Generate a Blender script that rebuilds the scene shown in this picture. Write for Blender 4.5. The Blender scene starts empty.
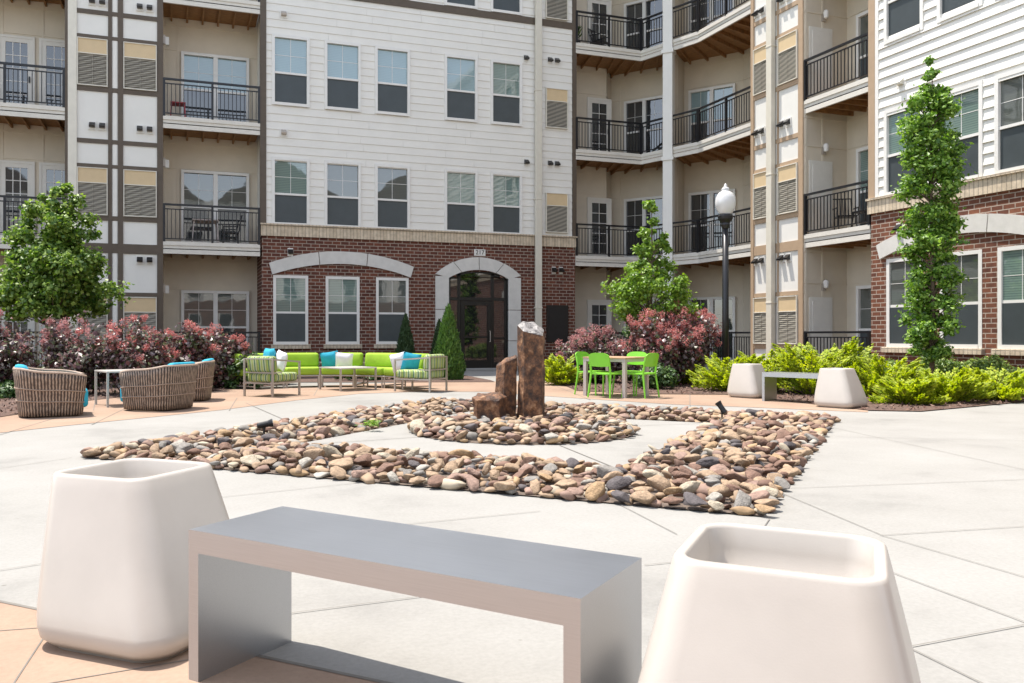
import bpy, bmesh, math, random
import numpy as np
from mathutils import Vector, Matrix, noise

random.seed(7)
rng = np.random.default_rng(7)
C = bpy.context.scene.collection
R = math.radians

# ------------------------------------------------------------------ camera
TH = 0.33716                       # the building's axes are the world's; the camera looks 19.3 deg right of +Y
CT, ST = math.cos(TH), math.sin(TH)
EYE = 1.12
FPX, CX, HY = 835.0, 465.0, 335.0
cam = bpy.data.cameras.new("camera")
camo = bpy.data.objects.new("camera", cam)
C.objects.link(camo)
camo.location = (0, 0, EYE)
camo.rotation_euler = (math.pi/2, 0, -TH)
cam.sensor_width = 36
cam.lens = 36*FPX/1024
cam.shift_x = (512-CX)/1024
cam.shift_y = -(341.5-HY)/1024
cam.clip_start = 0.05
cam.clip_end = 2000
bpy.context.scene.camera = camo

# ------------------------------------------------------------------ light
SUN = Vector((-0.25, 0.24, 1.0)).normalized()
world = bpy.data.worlds.new("World")
bpy.context.scene.world = world
world.use_nodes = True
nt = world.node_tree
nt.nodes.clear()
sky = nt.nodes.new('ShaderNodeTexSky')
sky.sky_type = 'NISHITA'
sky.sun_disc = False
sky.sun_elevation = math.asin(SUN.z)
sky.sun_rotation = math.atan2(SUN.x, SUN.y)
sky.air_density = 1.0
sky.dust_density = 0.6
bg = nt.nodes.new('ShaderNodeBackground')
bg.inputs['Strength'].default_value = 0.15
out = nt.nodes.new('ShaderNodeOutputWorld')
hsv = nt.nodes.new('ShaderNodeHueSaturation'); hsv.inputs['Saturation'].default_value = 0.5
nt.links.new(sky.outputs[0], hsv.inputs['Color'])
nt.links.new(hsv.outputs[0], bg.inputs[0])
nt.links.new(bg.outputs[0], out.inputs[0])
sl = bpy.data.lights.new("sun", 'SUN')
sl.energy = 3.0
sl.angle = R(0.53)
sl.color = (1.0, 0.935, 0.85)
so = bpy.data.objects.new("sun", sl)
so.rotation_euler = SUN.to_track_quat('Z', 'Y').to_euler()
so.location = (0, 0, 30)
C.objects.link(so)
vs = bpy.context.scene.view_settings
vs.view_transform = 'Standard'
vs.look = 'None'
vs.gamma = 1
vs.exposure = 1.4
vs.use_curve_mapping = False

# ------------------------------------------------------------------ survey helpers
def ray(px):
    k = (px-CX)/FPX
    return (k*CT+ST, -k*ST+CT)
def G(px, py, z=0.0):               # point of the level z seen at a pixel of the photo
    D = (z-EYE)*FPX/(HY-py); r = ray(px)
    return Vector((r[0]*D, r[1]*D, z))
def onY(px, py, y):                 # (x, z) on a wall at depth y
    r = ray(px); D = y/r[1]
    return r[0]*D, EYE+(HY-py)*D/FPX
def onX(px, py, x):
    r = ray(px); D = x/r[0]
    return r[1]*D, EYE+(HY-py)*D/FPX
def CC(lat, fwd, z=0.0):            # metres right of / in front of the camera
    return Vector((lat*CT+fwd*ST, -lat*ST+fwd*CT, z))

# ------------------------------------------------------------------ materials
M = {}
def newmat(name):
    m = bpy.data.materials.new(name); m.use_nodes = True
    t = m.node_tree
    b = t.nodes['Principled BSDF']
    M[name] = m
    return m, t, b
def ramp(t, stops):
    r = t.nodes.new('ShaderNodeValToRGB')
    e = r.color_ramp.elements
    while len(e) < len(stops): e.new(0.5)
    for q, (p, c) in zip(e, stops):
        q.position = p; q.color = (*c, 1)
    return r
def coords(t, kind='Object', scale=(1,1,1)):
    tc = t.nodes.new('ShaderNodeTexCoord'); mp = t.nodes.new('ShaderNodeMapping')
    mp.inputs['Scale'].default_value = scale
    t.links.new(tc.outputs[kind], mp.inputs[0])
    return mp.outputs[0]
def plain(name, col, rough=0.6, var=0.12, scale=6, bump=0.0, bscale=60, metal=0.0, spec=0.5, stretch=(1,1,1), coat=0.0):
    m, t, b = newmat(name)
    v = coords(t, 'Object', stretch)
    n = t.nodes.new('ShaderNodeTexNoise'); n.inputs['Scale'].default_value = scale; n.inputs['Detail'].default_value = 6
    n.inputs['Roughness'].default_value = 0.6
    t.links.new(v, n.inputs['Vector'])
    lo = tuple(c*(1-var) for c in col); hi = tuple(min(1, c*(1+var)) for c in col)
    r = ramp(t, [(0.3, lo), (0.7, hi)])
    t.links.new(n.outputs['Fac'], r.inputs[0]); t.links.new(r.outputs[0], b.inputs['Base Color'])
    b.inputs['Roughness'].default_value = rough; b.inputs['Metallic'].default_value = metal
    b.inputs['Specular IOR Level'].default_value = spec
    b.inputs['Coat Weight'].default_value = coat
    if bump:
        n2 = t.nodes.new('ShaderNodeTexNoise'); n2.inputs['Scale'].default_value = bscale; n2.inputs['Detail'].default_value = 4
        t.links.new(v, n2.inputs['Vector'])
        bp = t.nodes.new('ShaderNodeBump'); bp.inputs['Strength'].default_value = bump; bp.inputs['Distance'].default_value = 0.01
        t.links.new(n2.outputs['Fac'], bp.inputs['Height']); t.links.new(bp.outputs[0], b.inputs['Normal'])
    return m
def concrete(name, col, tint):
    m, t, b = newmat(name)
    v = coords(t, 'Object')
    n1 = t.nodes.new('ShaderNodeTexNoise'); n1.inputs['Scale'].default_value = 0.55; n1.inputs['Detail'].default_value = 9; n1.inputs['Roughness'].default_value = 0.68
    n2 = t.nodes.new('ShaderNodeTexNoise'); n2.inputs['Scale'].default_value = 45; n2.inputs['Detail'].default_value = 5; n2.inputs['Roughness'].default_value = 0.7
    n3 = t.nodes.new('ShaderNodeTexVoronoi'); n3.inputs['Scale'].default_value = 2.2
    for n in (n1, n2, n3): t.links.new(v, n.inputs['Vector'])
    r = ramp(t, [(0.28, tuple(c*0.74 for c in col)), (0.46, col), (0.72, tint)])
    t.links.new(n1.outputs['Fac'], r.inputs[0])
    r2 = ramp(t, [(0.3, (0.84, 0.84, 0.84)), (0.62, (1, 1, 1))])
    t.links.new(n2.outputs['Fac'], r2.inputs[0])
    mx = t.nodes.new('ShaderNodeMix'); mx.data_type = 'RGBA'; mx.blend_type = 'MULTIPLY'; mx.inputs[0].default_value = 0.8
    t.links.new(r.outputs[0], mx.inputs[6]); t.links.new(r2.outputs[0], mx.inputs[7])
    # a few small dark spots (gum, leaf stains)
    r3 = ramp(t, [(0.0, (0.35, 0.33, 0.3)), (0.018, (0.6, 0.58, 0.55)), (0.03, (1, 1, 1))])
    t.links.new(n3.outputs['Distance'], r3.inputs[0])
    mx2 = t.nodes.new('ShaderNodeMix'); mx2.data_type = 'RGBA'; mx2.blend_type = 'MULTIPLY'; mx2.inputs[0].default_value = 0.6
    t.links.new(mx.outputs[2], mx2.inputs[6]); t.links.new(r3.outputs[0], mx2.inputs[7])
    t.links.new(mx2.outputs[2], b.inputs['Base Color'])
    b.inputs['Roughness'].default_value = 0.88; b.inputs['Specular IOR Level'].default_value = 0.3
    bp = t.nodes.new('ShaderNodeBump'); bp.inputs['Strength'].default_value = 0.25; bp.inputs['Distance'].default_value = 0.004
    t.links.new(n2.outputs['Fac'], bp.inputs['Height']); t.links.new(bp.outputs[0], b.inputs['Normal'])
    return m
def brick(name, axis, c1, c2, mortar, w=0.26, h=0.105, soldier=False):
    m, t, b = newmat(name)
    tc = t.nodes.new('ShaderNodeTexCoord'); sp = t.nodes.new('ShaderNodeSeparateXYZ'); cb = t.nodes.new('ShaderNodeCombineXYZ')
    t.links.new(tc.outputs['Object'], sp.inputs[0])
    t.links.new(sp.outputs[0 if axis == 'x' else 1], cb.inputs[0]); t.links.new(sp.outputs[2], cb.inputs[1])
    bt = t.nodes.new('ShaderNodeTexBrick')
    t.links.new(cb.outputs[0], bt.inputs['Vector'])
    bt.inputs['Scale'].default_value = 1; bt.inputs['Brick Width'].default_value = w; bt.inputs['Row Height'].default_value = h
    bt.inputs['Mortar Size'].default_value = 0.011; bt.inputs['Mortar Smooth'].default_value = 0.15; bt.inputs['Bias'].default_value = 0.0
    bt.inputs['Color1'].default_value = (*c1, 1); bt.inputs['Color2'].default_value = (*c2, 1); bt.inputs['Mortar'].default_value = (*mortar, 1)
    if soldier: bt.offset = 0.0
    n = t.nodes.new('ShaderNodeTexNoise'); n.inputs['Scale'].default_value = 9; n.inputs['Detail'].default_value = 8
    t.links.new(tc.outputs['Object'], n.inputs['Vector'])
    r = ramp(t, [(0.3, (0.75, 0.75, 0.75)), (0.7, (1.15, 1.15, 1.15))])
    t.links.new(n.outputs['Fac'], r.inputs[0])
    mx = t.nodes.new('ShaderNodeMix'); mx.data_type = 'RGBA'; mx.blend_type = 'MULTIPLY'; mx.inputs[0].default_value = 0.9
    t.links.new(bt.outputs['Color'], mx.inputs[6]); t.links.new(r.outputs[0], mx.inputs[7])
    t.links.new(mx.outputs[2], b.inputs['Base Color'])
    b.inputs['Roughness'].default_value = 0.85
    bp = t.nodes.new('ShaderNodeBump'); bp.inputs['Strength'].default_value = 0.8; bp.inputs['Distance'].default_value = 0.012; bp.invert = True
    t.links.new(bt.outputs['Fac'], bp.inputs['Height']); t.links.new(bp.outputs[0], b.inputs['Normal'])
    return m
def leafmat(name, cols, trans=0.35, rough=0.45):
    if 'maple' in name or 'sweetgum' in name or 'bright' in name or 'conifer' in name: cols = [(c[0]*1.5, c[1]*1.38, c[2]*1.3) for c in cols]
    m, t, b = newmat(name)
    g = t.nodes.new('ShaderNodeNewGeometry')
    k = len(cols)
    r = ramp(t, [((i+0.5)/k, c) for i, c in enumerate(cols)])
    t.links.new(g.outputs['Random Per Island'], r.inputs[0])
    t.links.new(r.outputs[0], b.inputs['Base Color'])
    b.inputs['Roughness'].default_value = rough
    tr = t.nodes.new('ShaderNodeBsdfTranslucent')
    hs = t.nodes.new('ShaderNodeHueSaturation'); hs.inputs['Value'].default_value = 1.5; hs.inputs['Saturation'].default_value = 1.1
    t.links.new(r.outputs[0], hs.inputs['Color']); t.links.new(hs.outputs[0], tr.inputs['Color'])
    ms = t.nodes.new('ShaderNodeMixShader'); ms.inputs[0].default_value = trans
    t.links.new(b.outputs[0], ms.inputs[1]); t.links.new(tr.outputs[0], ms.inputs[2])
    t.links.new(ms.outputs[0], t.nodes['Material Output'].inputs[0])
    return m
def stripes(name, cols, axis, period, rough=0.9):
    m, t, b = newmat(name)
    tc = t.nodes.new('ShaderNodeTexCoord'); sp = t.nodes.new('ShaderNodeSeparateXYZ')
    t.links.new(tc.outputs['Object'], sp.inputs[0])
    mu = t.nodes.new('ShaderNodeMath'); mu.operation = 'ADD'
    t.links.new(sp.outputs[0], mu.inputs[0]); t.links.new(sp.outputs[1], mu.inputs[1])
    dv = t.nodes.new('ShaderNodeMath'); dv.operation = 'DIVIDE'; dv.inputs[1].default_value = period
    t.links.new(mu.outputs[0] if axis is None else sp.outputs[axis], dv.inputs[0])
    fr = t.nodes.new('ShaderNodeMath'); fr.operation = 'FRACT'; t.links.new(dv.outputs[0], fr.inputs[0])
    r = ramp(t, [(i/len(cols), c) for i, c in enumerate(cols)]); r.color_ramp.interpolation = 'CONSTANT'
    t.links.new(fr.outputs[0], r.inputs[0]); t.links.new(r.outputs[0], b.inputs['Base Color'])
    b.inputs['Roughness'].default_value = rough
    return m

concrete('concrete', (0.278, 0.268, 0.247), (0.318, 0.308, 0.287))
concrete('pink_concrete', (0.315, 0.215, 0.155), (0.36, 0.265, 0.195))
plain('joint', (0.17, 0.155, 0.135), 0.95)
plain('mulch', (0.10, 0.06, 0.045), 0.95, 0.6, 30, 1.0, 40)
plain('bed_soil', (0.12, 0.09, 0.07), 0.95, 0.5, 20, 1.0, 40)
plain('siding', (0.71, 0.685, 0.63), 0.55, 0.03, 2, 0.05, 30)
plain('white_trim', (0.70, 0.68, 0.64), 0.45, 0.03)
plain('panel_white', (0.70, 0.68, 0.63), 0.55, 0.03, 2, 0.03)
plain('cream_wall', (0.60, 0.53, 0.425), 0.75, 0.05, 2)
plain('fascia', (0.62, 0.585, 0.52), 0.55, 0.05)
plain('cream_trim', (0.66, 0.62, 0.53), 0.6, 0.05)
plain('dark_trim', (0.09, 0.066, 0.045), 0.6, 0.1)
plain('tan_trim', (0.38, 0.27, 0.175), 0.6, 0.06)
plain('tan_panel', (0.58, 0.44, 0.26), 0.6, 0.04)
plain('downspout', (0.60, 0.56, 0.47), 0.4, 0.04)
plain('black_metal', (0.018, 0.018, 0.02), 0.35, 0.1, 6, 0, 60, 0.3)
plain('dark_bronze', (0.008, 0.007, 0.007), 0.35, 0.1)
plain('cast_stone', (0.58, 0.56, 0.52), 0.8, 0.07, 5, 0.15, 80)
plain('door_white', (0.66, 0.63, 0.57), 0.5, 0.03)
plain('wood', (0.28, 0.14, 0.05), 0.7, 0.45, 5, 0.3, 30, stretch=(1, 6, 1))
plain('wood_dark', (0.13, 0.065, 0.03), 0.8, 0.4, 6)
plain('screen', (0.045, 0.055, 0.058), 0.42, 0.1, 3, spec=0.5)
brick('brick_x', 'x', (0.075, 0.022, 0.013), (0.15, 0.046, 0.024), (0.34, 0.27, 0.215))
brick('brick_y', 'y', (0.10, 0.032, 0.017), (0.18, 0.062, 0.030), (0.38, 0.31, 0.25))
brick('band_x', 'x', (0.52, 0.42, 0.30), (0.60, 0.50, 0.37), (0.36, 0.30, 0.23), 0.105, 0.40, True)
brick('band_y', 'y', (0.52, 0.42, 0.30), (0.60, 0.50, 0.37), (0.36, 0.30, 0.23), 0.105, 0.40, True)

def glassmat(name, blind, dark):
    m, t, b = newmat(name)
    tc = t.nodes.new('ShaderNodeTexCoord'); sp = t.nodes.new('ShaderNodeSeparateXYZ'); t.links.new(tc.outputs['Object'], sp.inputs[0])
    mu = t.nodes.new('ShaderNodeMath'); mu.operation = 'MULTIPLY'; mu.inputs[1].default_value = 1/0.05; t.links.new(sp.outputs[2], mu.inputs[0])
    fr = t.nodes.new('ShaderNodeMath'); fr.operation = 'FRACT'; t.links.new(mu.outputs[0], fr.inputs[0])
    r = ramp(t, [(0.0, dark), (0.18, dark), (0.3, blind), (0.9, blind)])
    t.links.new(fr.outputs[0], r.inputs[0]); t.links.new(r.outputs[0], b.inputs['Base Color'])
    n = t.nodes.new('ShaderNodeTexNoise'); n.inputs['Scale'].default_value = 1.3; t.links.new(tc.outputs['Object'], n.inputs['Vector'])
    bp = t.nodes.new('ShaderNodeBump'); bp.inputs['Strength'].default_value = 0.12; bp.inputs['Distance'].default_value = 0.02
    t.links.new(n.outputs['Fac'], bp.inputs['Height'])
    b.inputs['Roughness'].default_value = 0.5; b.inputs['Specular IOR Level'].default_value = 0.2
    b.inputs['Coat Weight'].default_value = 1.0; b.inputs['Coat Roughness'].default_value = 0.02; b.inputs['Coat IOR'].default_value = 2.1
    t.links.new(bp.outputs[0], b.inputs['Coat Normal'])
    return m
glassmat('glass_blind', (0.15, 0.22, 0.19), (0.08, 0.12, 0.11))
glassmat('glass_sky_tint', (0.20, 0.30, 0.32), (0.16, 0.25, 0.27))  # pale blue of the mirrored sky mixed into the blind colour
glassmat('glass_curtain', (0.075, 0.085, 0.075), (0.065, 0.075, 0.065))
glassmat('glass_dark', (0.018, 0.022, 0.025), (0.012, 0.015, 0.018))
def dooreglass():
    m, t, b = newmat('door_glass')
    b.inputs['Base Color'].default_value = (0.012, 0.012, 0.014, 1)
    b.inputs['Roughness'].default_value = 0.03; b.inputs['Specular IOR Level'].default_value = 0.9
    b.inputs['Coat Weight'].default_value = 1.0; b.inputs['Coat Roughness'].default_value = 0.02; b.inputs['Coat IOR'].default_value = 1.7
dooreglass()
def grille():
    m, t, b = newmat('grille')
    tc = t.nodes.new('ShaderNodeTexCoord')
    w = t.nodes.new('ShaderNodeTexWave'); w.bands_direction = 'Z'; w.inputs['Scale'].default_value = 9
    mp = t.nodes.new('ShaderNodeMapping'); mp.inputs['Rotation'].default_value = (0.25, 0.38, 0)
    t.links.new(tc.outputs['Object'], mp.inputs[0]); t.links.new(mp.outputs[0], w.inputs['Vector'])
    r = ramp(t, [(0.2, (0.20, 0.18, 0.145)), (0.8, (0.34, 0.31, 0.25))]); w.inputs['Scale'].default_value = 2.6  # optical moire of the slats, put into the colour as light and dark stripes
    t.links.new(w.outputs['Fac'], r.inputs[0]); t.links.new(r.outputs[0], b.inputs['Base Color'])
    b.inputs['Roughness'].default_value = 0.6
grille()

# planter plastic: slightly satin white
plain('planter_plastic', (0.455, 0.415, 0.37), 0.30, 0.07, 2.2, 0.03, 200)
def brushed():
    m, t, b = newmat('brushed_steel')
    v = coords(t, 'Object', (2, 90, 90))
    n = t.nodes.new('ShaderNodeTexNoise'); n.inputs['Scale'].default_value = 3; n.inputs['Detail'].default_value = 5
    t.links.new(v, n.inputs['Vector'])
    v2 = coords(t, 'Object', (1, 1, 1))
    n2 = t.nodes.new('ShaderNodeTexNoise'); n2.inputs['Scale'].default_value = 5; n2.inputs['Detail'].default_value = 7
    t.links.new(v2, n2.inputs['Vector'])
    r = ramp(t, [(0.3, (0.43, 0.445, 0.47)), (0.7, (0.47, 0.485, 0.51))]); t.links.new(n.outputs['Fac'], r.inputs[0])
    t.links.new(r.outputs[0], b.inputs['Base Color'])
    mr = t.nodes.new('ShaderNodeMapRange'); mr.inputs[3].default_value = 0.31; mr.inputs[4].default_value = 0.36
    t.links.new(n2.outputs['Fac'], mr.inputs[0]); t.links.new(mr.outputs[0], b.inputs['Roughness'])
    b.inputs['Metallic'].default_value = 0.9
    bp = t.nodes.new('ShaderNodeBump'); bp.inputs['Strength'].default_value = 0.05; bp.inputs['Distance'].default_value = 0.002
    t.links.new(n.outputs['Fac'], bp.inputs['Height']); t.links.new(bp.outputs[0], b.inputs['Normal'])
brushed()
STONES = {
    'tan': (0.36, 0.25, 0.16), 'cream': (0.43, 0.365, 0.27), 'grey': (0.24, 0.22, 0.195),
    'brown': (0.20, 0.115, 0.08), 'ochre': (0.38, 0.25, 0.135), 'dusky pink': (0.30, 0.195, 0.15), 'charcoal': (0.10, 0.085, 0.085), 'pale grey': (0.37, 0.34, 0.29)}
for k, c in STONES.items():
    plain('stone_'+k, tuple(q*0.85 for q in c), 0.82, 0.32, 3.2, 0.9, 9)
def basalt():
    m, t, b = newmat('basalt')
    v = coords(t, 'Object', (1, 1, 0.8))
    n = t.nodes.new('ShaderNodeTexNoise'); n.inputs['Scale'].default_value = 9; n.inputs['Detail'].default_value = 10; n.inputs['Roughness'].default_value = 0.7
    t.links.new(v, n.inputs['Vector'])
    r = ramp(t, [(0.36, (0.02, 0.013, 0.01)), (0.47, (0.08, 0.038, 0.02)), (0.57, (0.20, 0.09, 0.04)), (0.68, (0.40, 0.25, 0.14))])
    t.links.new(n.outputs['Fac'], r.inputs[0]); t.links.new(r.outputs[0], b.inputs['Base Color'])
    b.inputs['Roughness'].default_value = 0.7
    bp = t.nodes.new('ShaderNodeBump'); bp.inputs['Strength'].default_value = 1.0; bp.inputs['Distance'].default_value = 0.03
    t.links.new(n.outputs['Fac'], bp.inputs['Height']); t.links.new(bp.outputs[0], b.inputs['Normal'])
basalt()
plain('cut_stone', (0.19, 0.175, 0.165), 0.45, 0.75, 14, 1.0, 30)
# furniture
def wicker():
    m, t, b = newmat('wicker')
    v = coords(t, 'UV')
    w = t.nodes.new('ShaderNodeTexWave'); w.bands_direction = 'X'; w.inputs['Scale'].default_value = 8; w.inputs['Distortion'].default_value = 1.6; w.inputs['Detail'].default_value = 3; w.inputs['Detail Scale'].default_value = 2
    t.links.new(v, w.inputs['Vector'])
    n = t.nodes.new('ShaderNodeTexNoise'); n.inputs['Scale'].default_value = 14; t.links.new(v, n.inputs['Vector'])
    ad = t.nodes.new('ShaderNodeMath'); ad.operation = 'MULTIPLY'; t.links.new(w.outputs['Fac'], ad.inputs[0]); t.links.new(n.outputs['Fac'], ad.inputs[1])
    r = ramp(t, [(0.04, (0.035, 0.022, 0.016)), (0.22, (0.15, 0.10, 0.07)), (0.5, (0.38, 0.28, 0.21))])
    t.links.new(ad.outputs[0], r.inputs[0]); t.links.new(r.outputs[0], b.inputs['Base Color'])
    b.inputs['Roughness'].default_value = 0.6
    bp = t.nodes.new('ShaderNodeBump'); bp.inputs['Strength'].default_value = 0.9; bp.inputs['Distance'].default_value = 0.01
    t.links.new(w.outputs['Fac'], bp.inputs['Height']); t.links.new(bp.outputs[0], b.inputs['Normal'])
wicker()
plain('wicker_band', (0.33, 0.24, 0.18), 0.6, 0.2, 30)
plain('teal_fabric', (0.02, 0.33, 0.46), 0.85, 0.1, 8, 0.2, 200)
plain('lime_fabric', (0.27, 0.42, 0.025), 0.85, 0.1, 5, 0.2, 200)
plain('white_fabric', (0.72, 0.70, 0.72), 0.85, 0.06, 8, 0.2, 200)
G1, G2, G3, G4 = (0.30, 0.38, 0.09), (0.09, 0.18, 0.10), (0.42, 0.46, 0.25), (0.25, 0.30, 0.09)
stripes('striped_fabric', [G1, G3, G2, G1, G4, G3, G2, G3], None, 0.22)
plain('frame_metal', (0.42, 0.37, 0.32), 0.4, 0.06, 6, 0, 60, 0.4)
plain('table_metal', (0.50, 0.47, 0.43), 0.4, 0.06, 6, 0, 60, 0.3)
plain('lime_plastic', (0.20, 0.55, 0.03), 0.35, 0.04)
plain('wood_top', (0.42, 0.25, 0.15), 0.6, 0.2, 8)
plain('taupe_metal', (0.42, 0.36, 0.33), 0.5, 0.05)
plain('red_plastic', (0.30, 0.02, 0.03), 0.5)
plain('blue_plastic', (0.02, 0.06, 0.35), 0.5)
plain('bark', (0.12, 0.085, 0.06), 0.9, 0.4, 25, 0.8, 40)
plain('dark_twig', (0.07, 0.04, 0.035), 0.9, 0.3, 20)
m, t, b = newmat('globe')
b.inputs['Base Color'].default_value = (0.80, 0.80, 0.80, 1); b.inputs['Roughness'].default_value = 0.18
b.inputs['Transmission Weight'].default_value = 0.35; b.inputs['Coat Weight'].default_value = 0.5

leafmat('leaf_maple', [(0.035, 0.085, 0.012), (0.07, 0.14, 0.02), (0.12, 0.20, 0.035), (0.18, 0.27, 0.06)])
leafmat('leaf_bright', [(0.08, 0.16, 0.02), (0.14, 0.24, 0.03), (0.06, 0.13, 0.02), (0.19, 0.30, 0.05)])
leafmat('leaf_sweetgum', [(0.04, 0.10, 0.015), (0.075, 0.16, 0.02), (0.12, 0.23, 0.035), (0.18, 0.30, 0.055)])
leafmat('leaf_conifer', [(0.03, 0.08, 0.015), (0.05, 0.12, 0.02), (0.08, 0.17, 0.03)], 0.15, 0.6)
leafmat('leaf_conifer_shaded', [(0.018, 0.045, 0.015), (0.03, 0.06, 0.02)], 0.1, 0.6)  # shaded twin of leaf_conifer: the shade is put into the leaf colour
leafmat('leaf_juniper', [(0.28, 0.36, 0.03), (0.40, 0.46, 0.035), (0.20, 0.29, 0.03), (0.50, 0.54, 0.06)], 0.4, 0.6)
leafmat('leaf_boxwood', [(0.10, 0.20, 0.03), (0.32, 0.38, 0.10), (0.20, 0.30, 0.05), (0.08, 0.15, 0.03)], 0.25)
leafmat('leaf_purple', [(0.05, 0.025, 0.03), (0.11, 0.045, 0.05), (0.05, 0.075, 0.025), (0.18, 0.13, 0.15), (0.09, 0.13, 0.035), (0.28, 0.22, 0.22), (0.14, 0.05, 0.045)], 0.2, 0.38)
leafmat('leaf_undergrowth', [(0.05, 0.11, 0.02), (0.03, 0.07, 0.02), (0.09, 0.15, 0.03)], 0.2)
leafmat('plume', [(0.46, 0.15, 0.14), (0.52, 0.24, 0.22), (0.40, 0.11, 0.11), (0.56, 0.32, 0.30)], 0.35, 0.9)
leafmat('plume_pale', [(0.42, 0.20, 0.20), (0.52, 0.31, 0.29), (0.34, 0.15, 0.16)], 0.35, 0.9)

# ------------------------------------------------------------------ object helpers
def tag(o, label=None, cat=None, group=None, kind=None):
    if label: o['label'] = label
    if cat: o['category'] = cat
    if group: o['group'] = group
    if kind: o['kind'] = kind
    return o
def thing(name, label, cat, loc=(0,0,0), rz=0, group=None):
    o = bpy.data.objects.new(name, None)
    o.empty_display_size = 0.1
    C.objects.link(o); o.location = loc; o.rotation_euler = (0, 0, rz)
    return tag(o, label, cat, group)
def copy_tree(o, parent=None):
    c = o.copy(); C.objects.link(c)
    if parent: c.parent = parent
    for ch in list(o.children): copy_tree(ch, c)
    return c
class MB:
    def __init__(s): s.v = []; s.f = []; s.uv = None
    def add(s, vs, fs):
        k = len(s.v); s.v += [tuple(p) for p in vs]; s.f += [tuple(i+k for i in f) for f in fs]; return s
    def box(s, x0, x1, y0, y1, z0, z1):
        return s.add([(x0,y0,z0),(x1,y0,z0),(x1,y1,z0),(x0,y1,z0),(x0,y0,z1),(x1,y0,z1),(x1,y1,z1),(x0,y1,z1)],
                     [(0,3,2,1),(4,5,6,7),(0,1,5,4),(1,2,6,5),(2,3,7,6),(3,0,4,7)])
    def bar(s, a, b, w, h=None, up=(0,0,1)):
        a = Vector(a); b = Vector(b); h = h or w; d = (b-a).normalized()
        u = Vector(up)
        if abs(d.dot(u)) > 0.99: u = Vector((1,0,0))
        r = d.cross(u).normalized(); u = r.cross(d)
        vs = [p + r*i*w/2 + u*j*h/2 for p in (a, b) for i, j in ((-1,-1),(1,-1),(1,1),(-1,1))]
        return s.add(vs, [(0,3,2,1),(4,5,6,7),(0,1,5,4),(1,2,6,5),(2,3,7,6),(3,0,4,7)])
    def tube(s, pts, rad, n=8, cap=True):
        pts = [Vector(p) for p in pts]
        rr = rad if isinstance(rad, (list, tuple)) else [rad]*len(pts)
        vs, fs = [], []
        for i, p in enumerate(pts):
            d = (pts[min(i+1, len(pts)-1)]-pts[max(i-1, 0)]).normalized()
            u = Vector((0,0,1)) if abs(d.z) < 0.9 else Vector((1,0,0))
            r = d.cross(u).normalized(); u = r.cross(d)
            vs += [p + (r*math.cos(a)+u*math.sin(a))*rr[i] for a in [2*math.pi*j/n for j in range(n)]]
        for i in range(len(pts)-1):
            for j in range(n):
                fs.append((i*n+j, i*n+(j+1)%n, (i+1)*n+(j+1)%n, (i+1)*n+j))
        if cap: fs += [tuple(range(n))[::-1], tuple(range((len(pts)-1)*n, len(pts)*n))]
        return s.add(vs, fs)
    def lathe(s, prof, n=24, c=(0,0,0)):
        vs, fs = [], []
        for r, z in prof:
            vs += [(c[0]+r*math.cos(2*math.pi*j/n), c[1]+r*math.sin(2*math.pi*j/n), c[2]+z) for j in range(n)]
        for i in range(len(prof)-1):
            for j in range(n): fs.append((i*n+j, i*n+(j+1)%n, (i+1)*n+(j+1)%n, (i+1)*n+j))
        fs += [tuple(range(n))[::-1], tuple(range((len(prof)-1)*n, len(prof)*n))]
        return s.add(vs, fs)
    def prism(s, poly, z0, z1):
        n = len(poly)
        return s.add([(p[0],p[1],z0) for p in poly]+[(p[0],p[1],z1) for p in poly],
                     [tuple(range(n))[::-1], tuple(range(n, 2*n))]+[(i,(i+1)%n,n+(i+1)%n,n+i) for i in range(n)])
    def build(s, name, mat, parent=None, smooth=False, bevel=0, world=False, subsurf=0):
        me = bpy.data.meshes.new(name)
        v = s.v
        if world and parent is not None:
            rt = parent
            off = Vector(rt.location)
            while rt.parent: rt = rt.parent; off += Vector(rt.location)
            v = [(p[0]-off.x, p[1]-off.y, p[2]-off.z) for p in v]
        me.from_pydata(v, [], s.f); me.update()
        bm = bmesh.new(); bm.from_mesh(me); bmesh.ops.recalc_face_normals(bm, faces=bm.faces); bm.to_mesh(me); bm.free()
        mats = mat if isinstance(mat, list) else [mat]
        for q in mats: me.materials.append(M[q])
        if smooth: me.polygons.foreach_set('use_smooth', [True]*len(me.polygons))
        o = bpy.data.objects.new(name, me); C.objects.link(o)
        if parent: o.parent = parent
        if bevel:
            b = o.modifiers.new('bevel', 'BEVEL'); b.width = bevel; b.segments = 2; b.limit_method = 'ANGLE'; b.angle_limit = R(40)
        if subsurf:
            ss = o.modifiers.new('sub', 'SUBSURF'); ss.levels = subsurf; ss.render_levels = subsurf
        return o
def own(o, label, cat, loc=None, group=None):
    return tag(o, label, cat, group)

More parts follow.
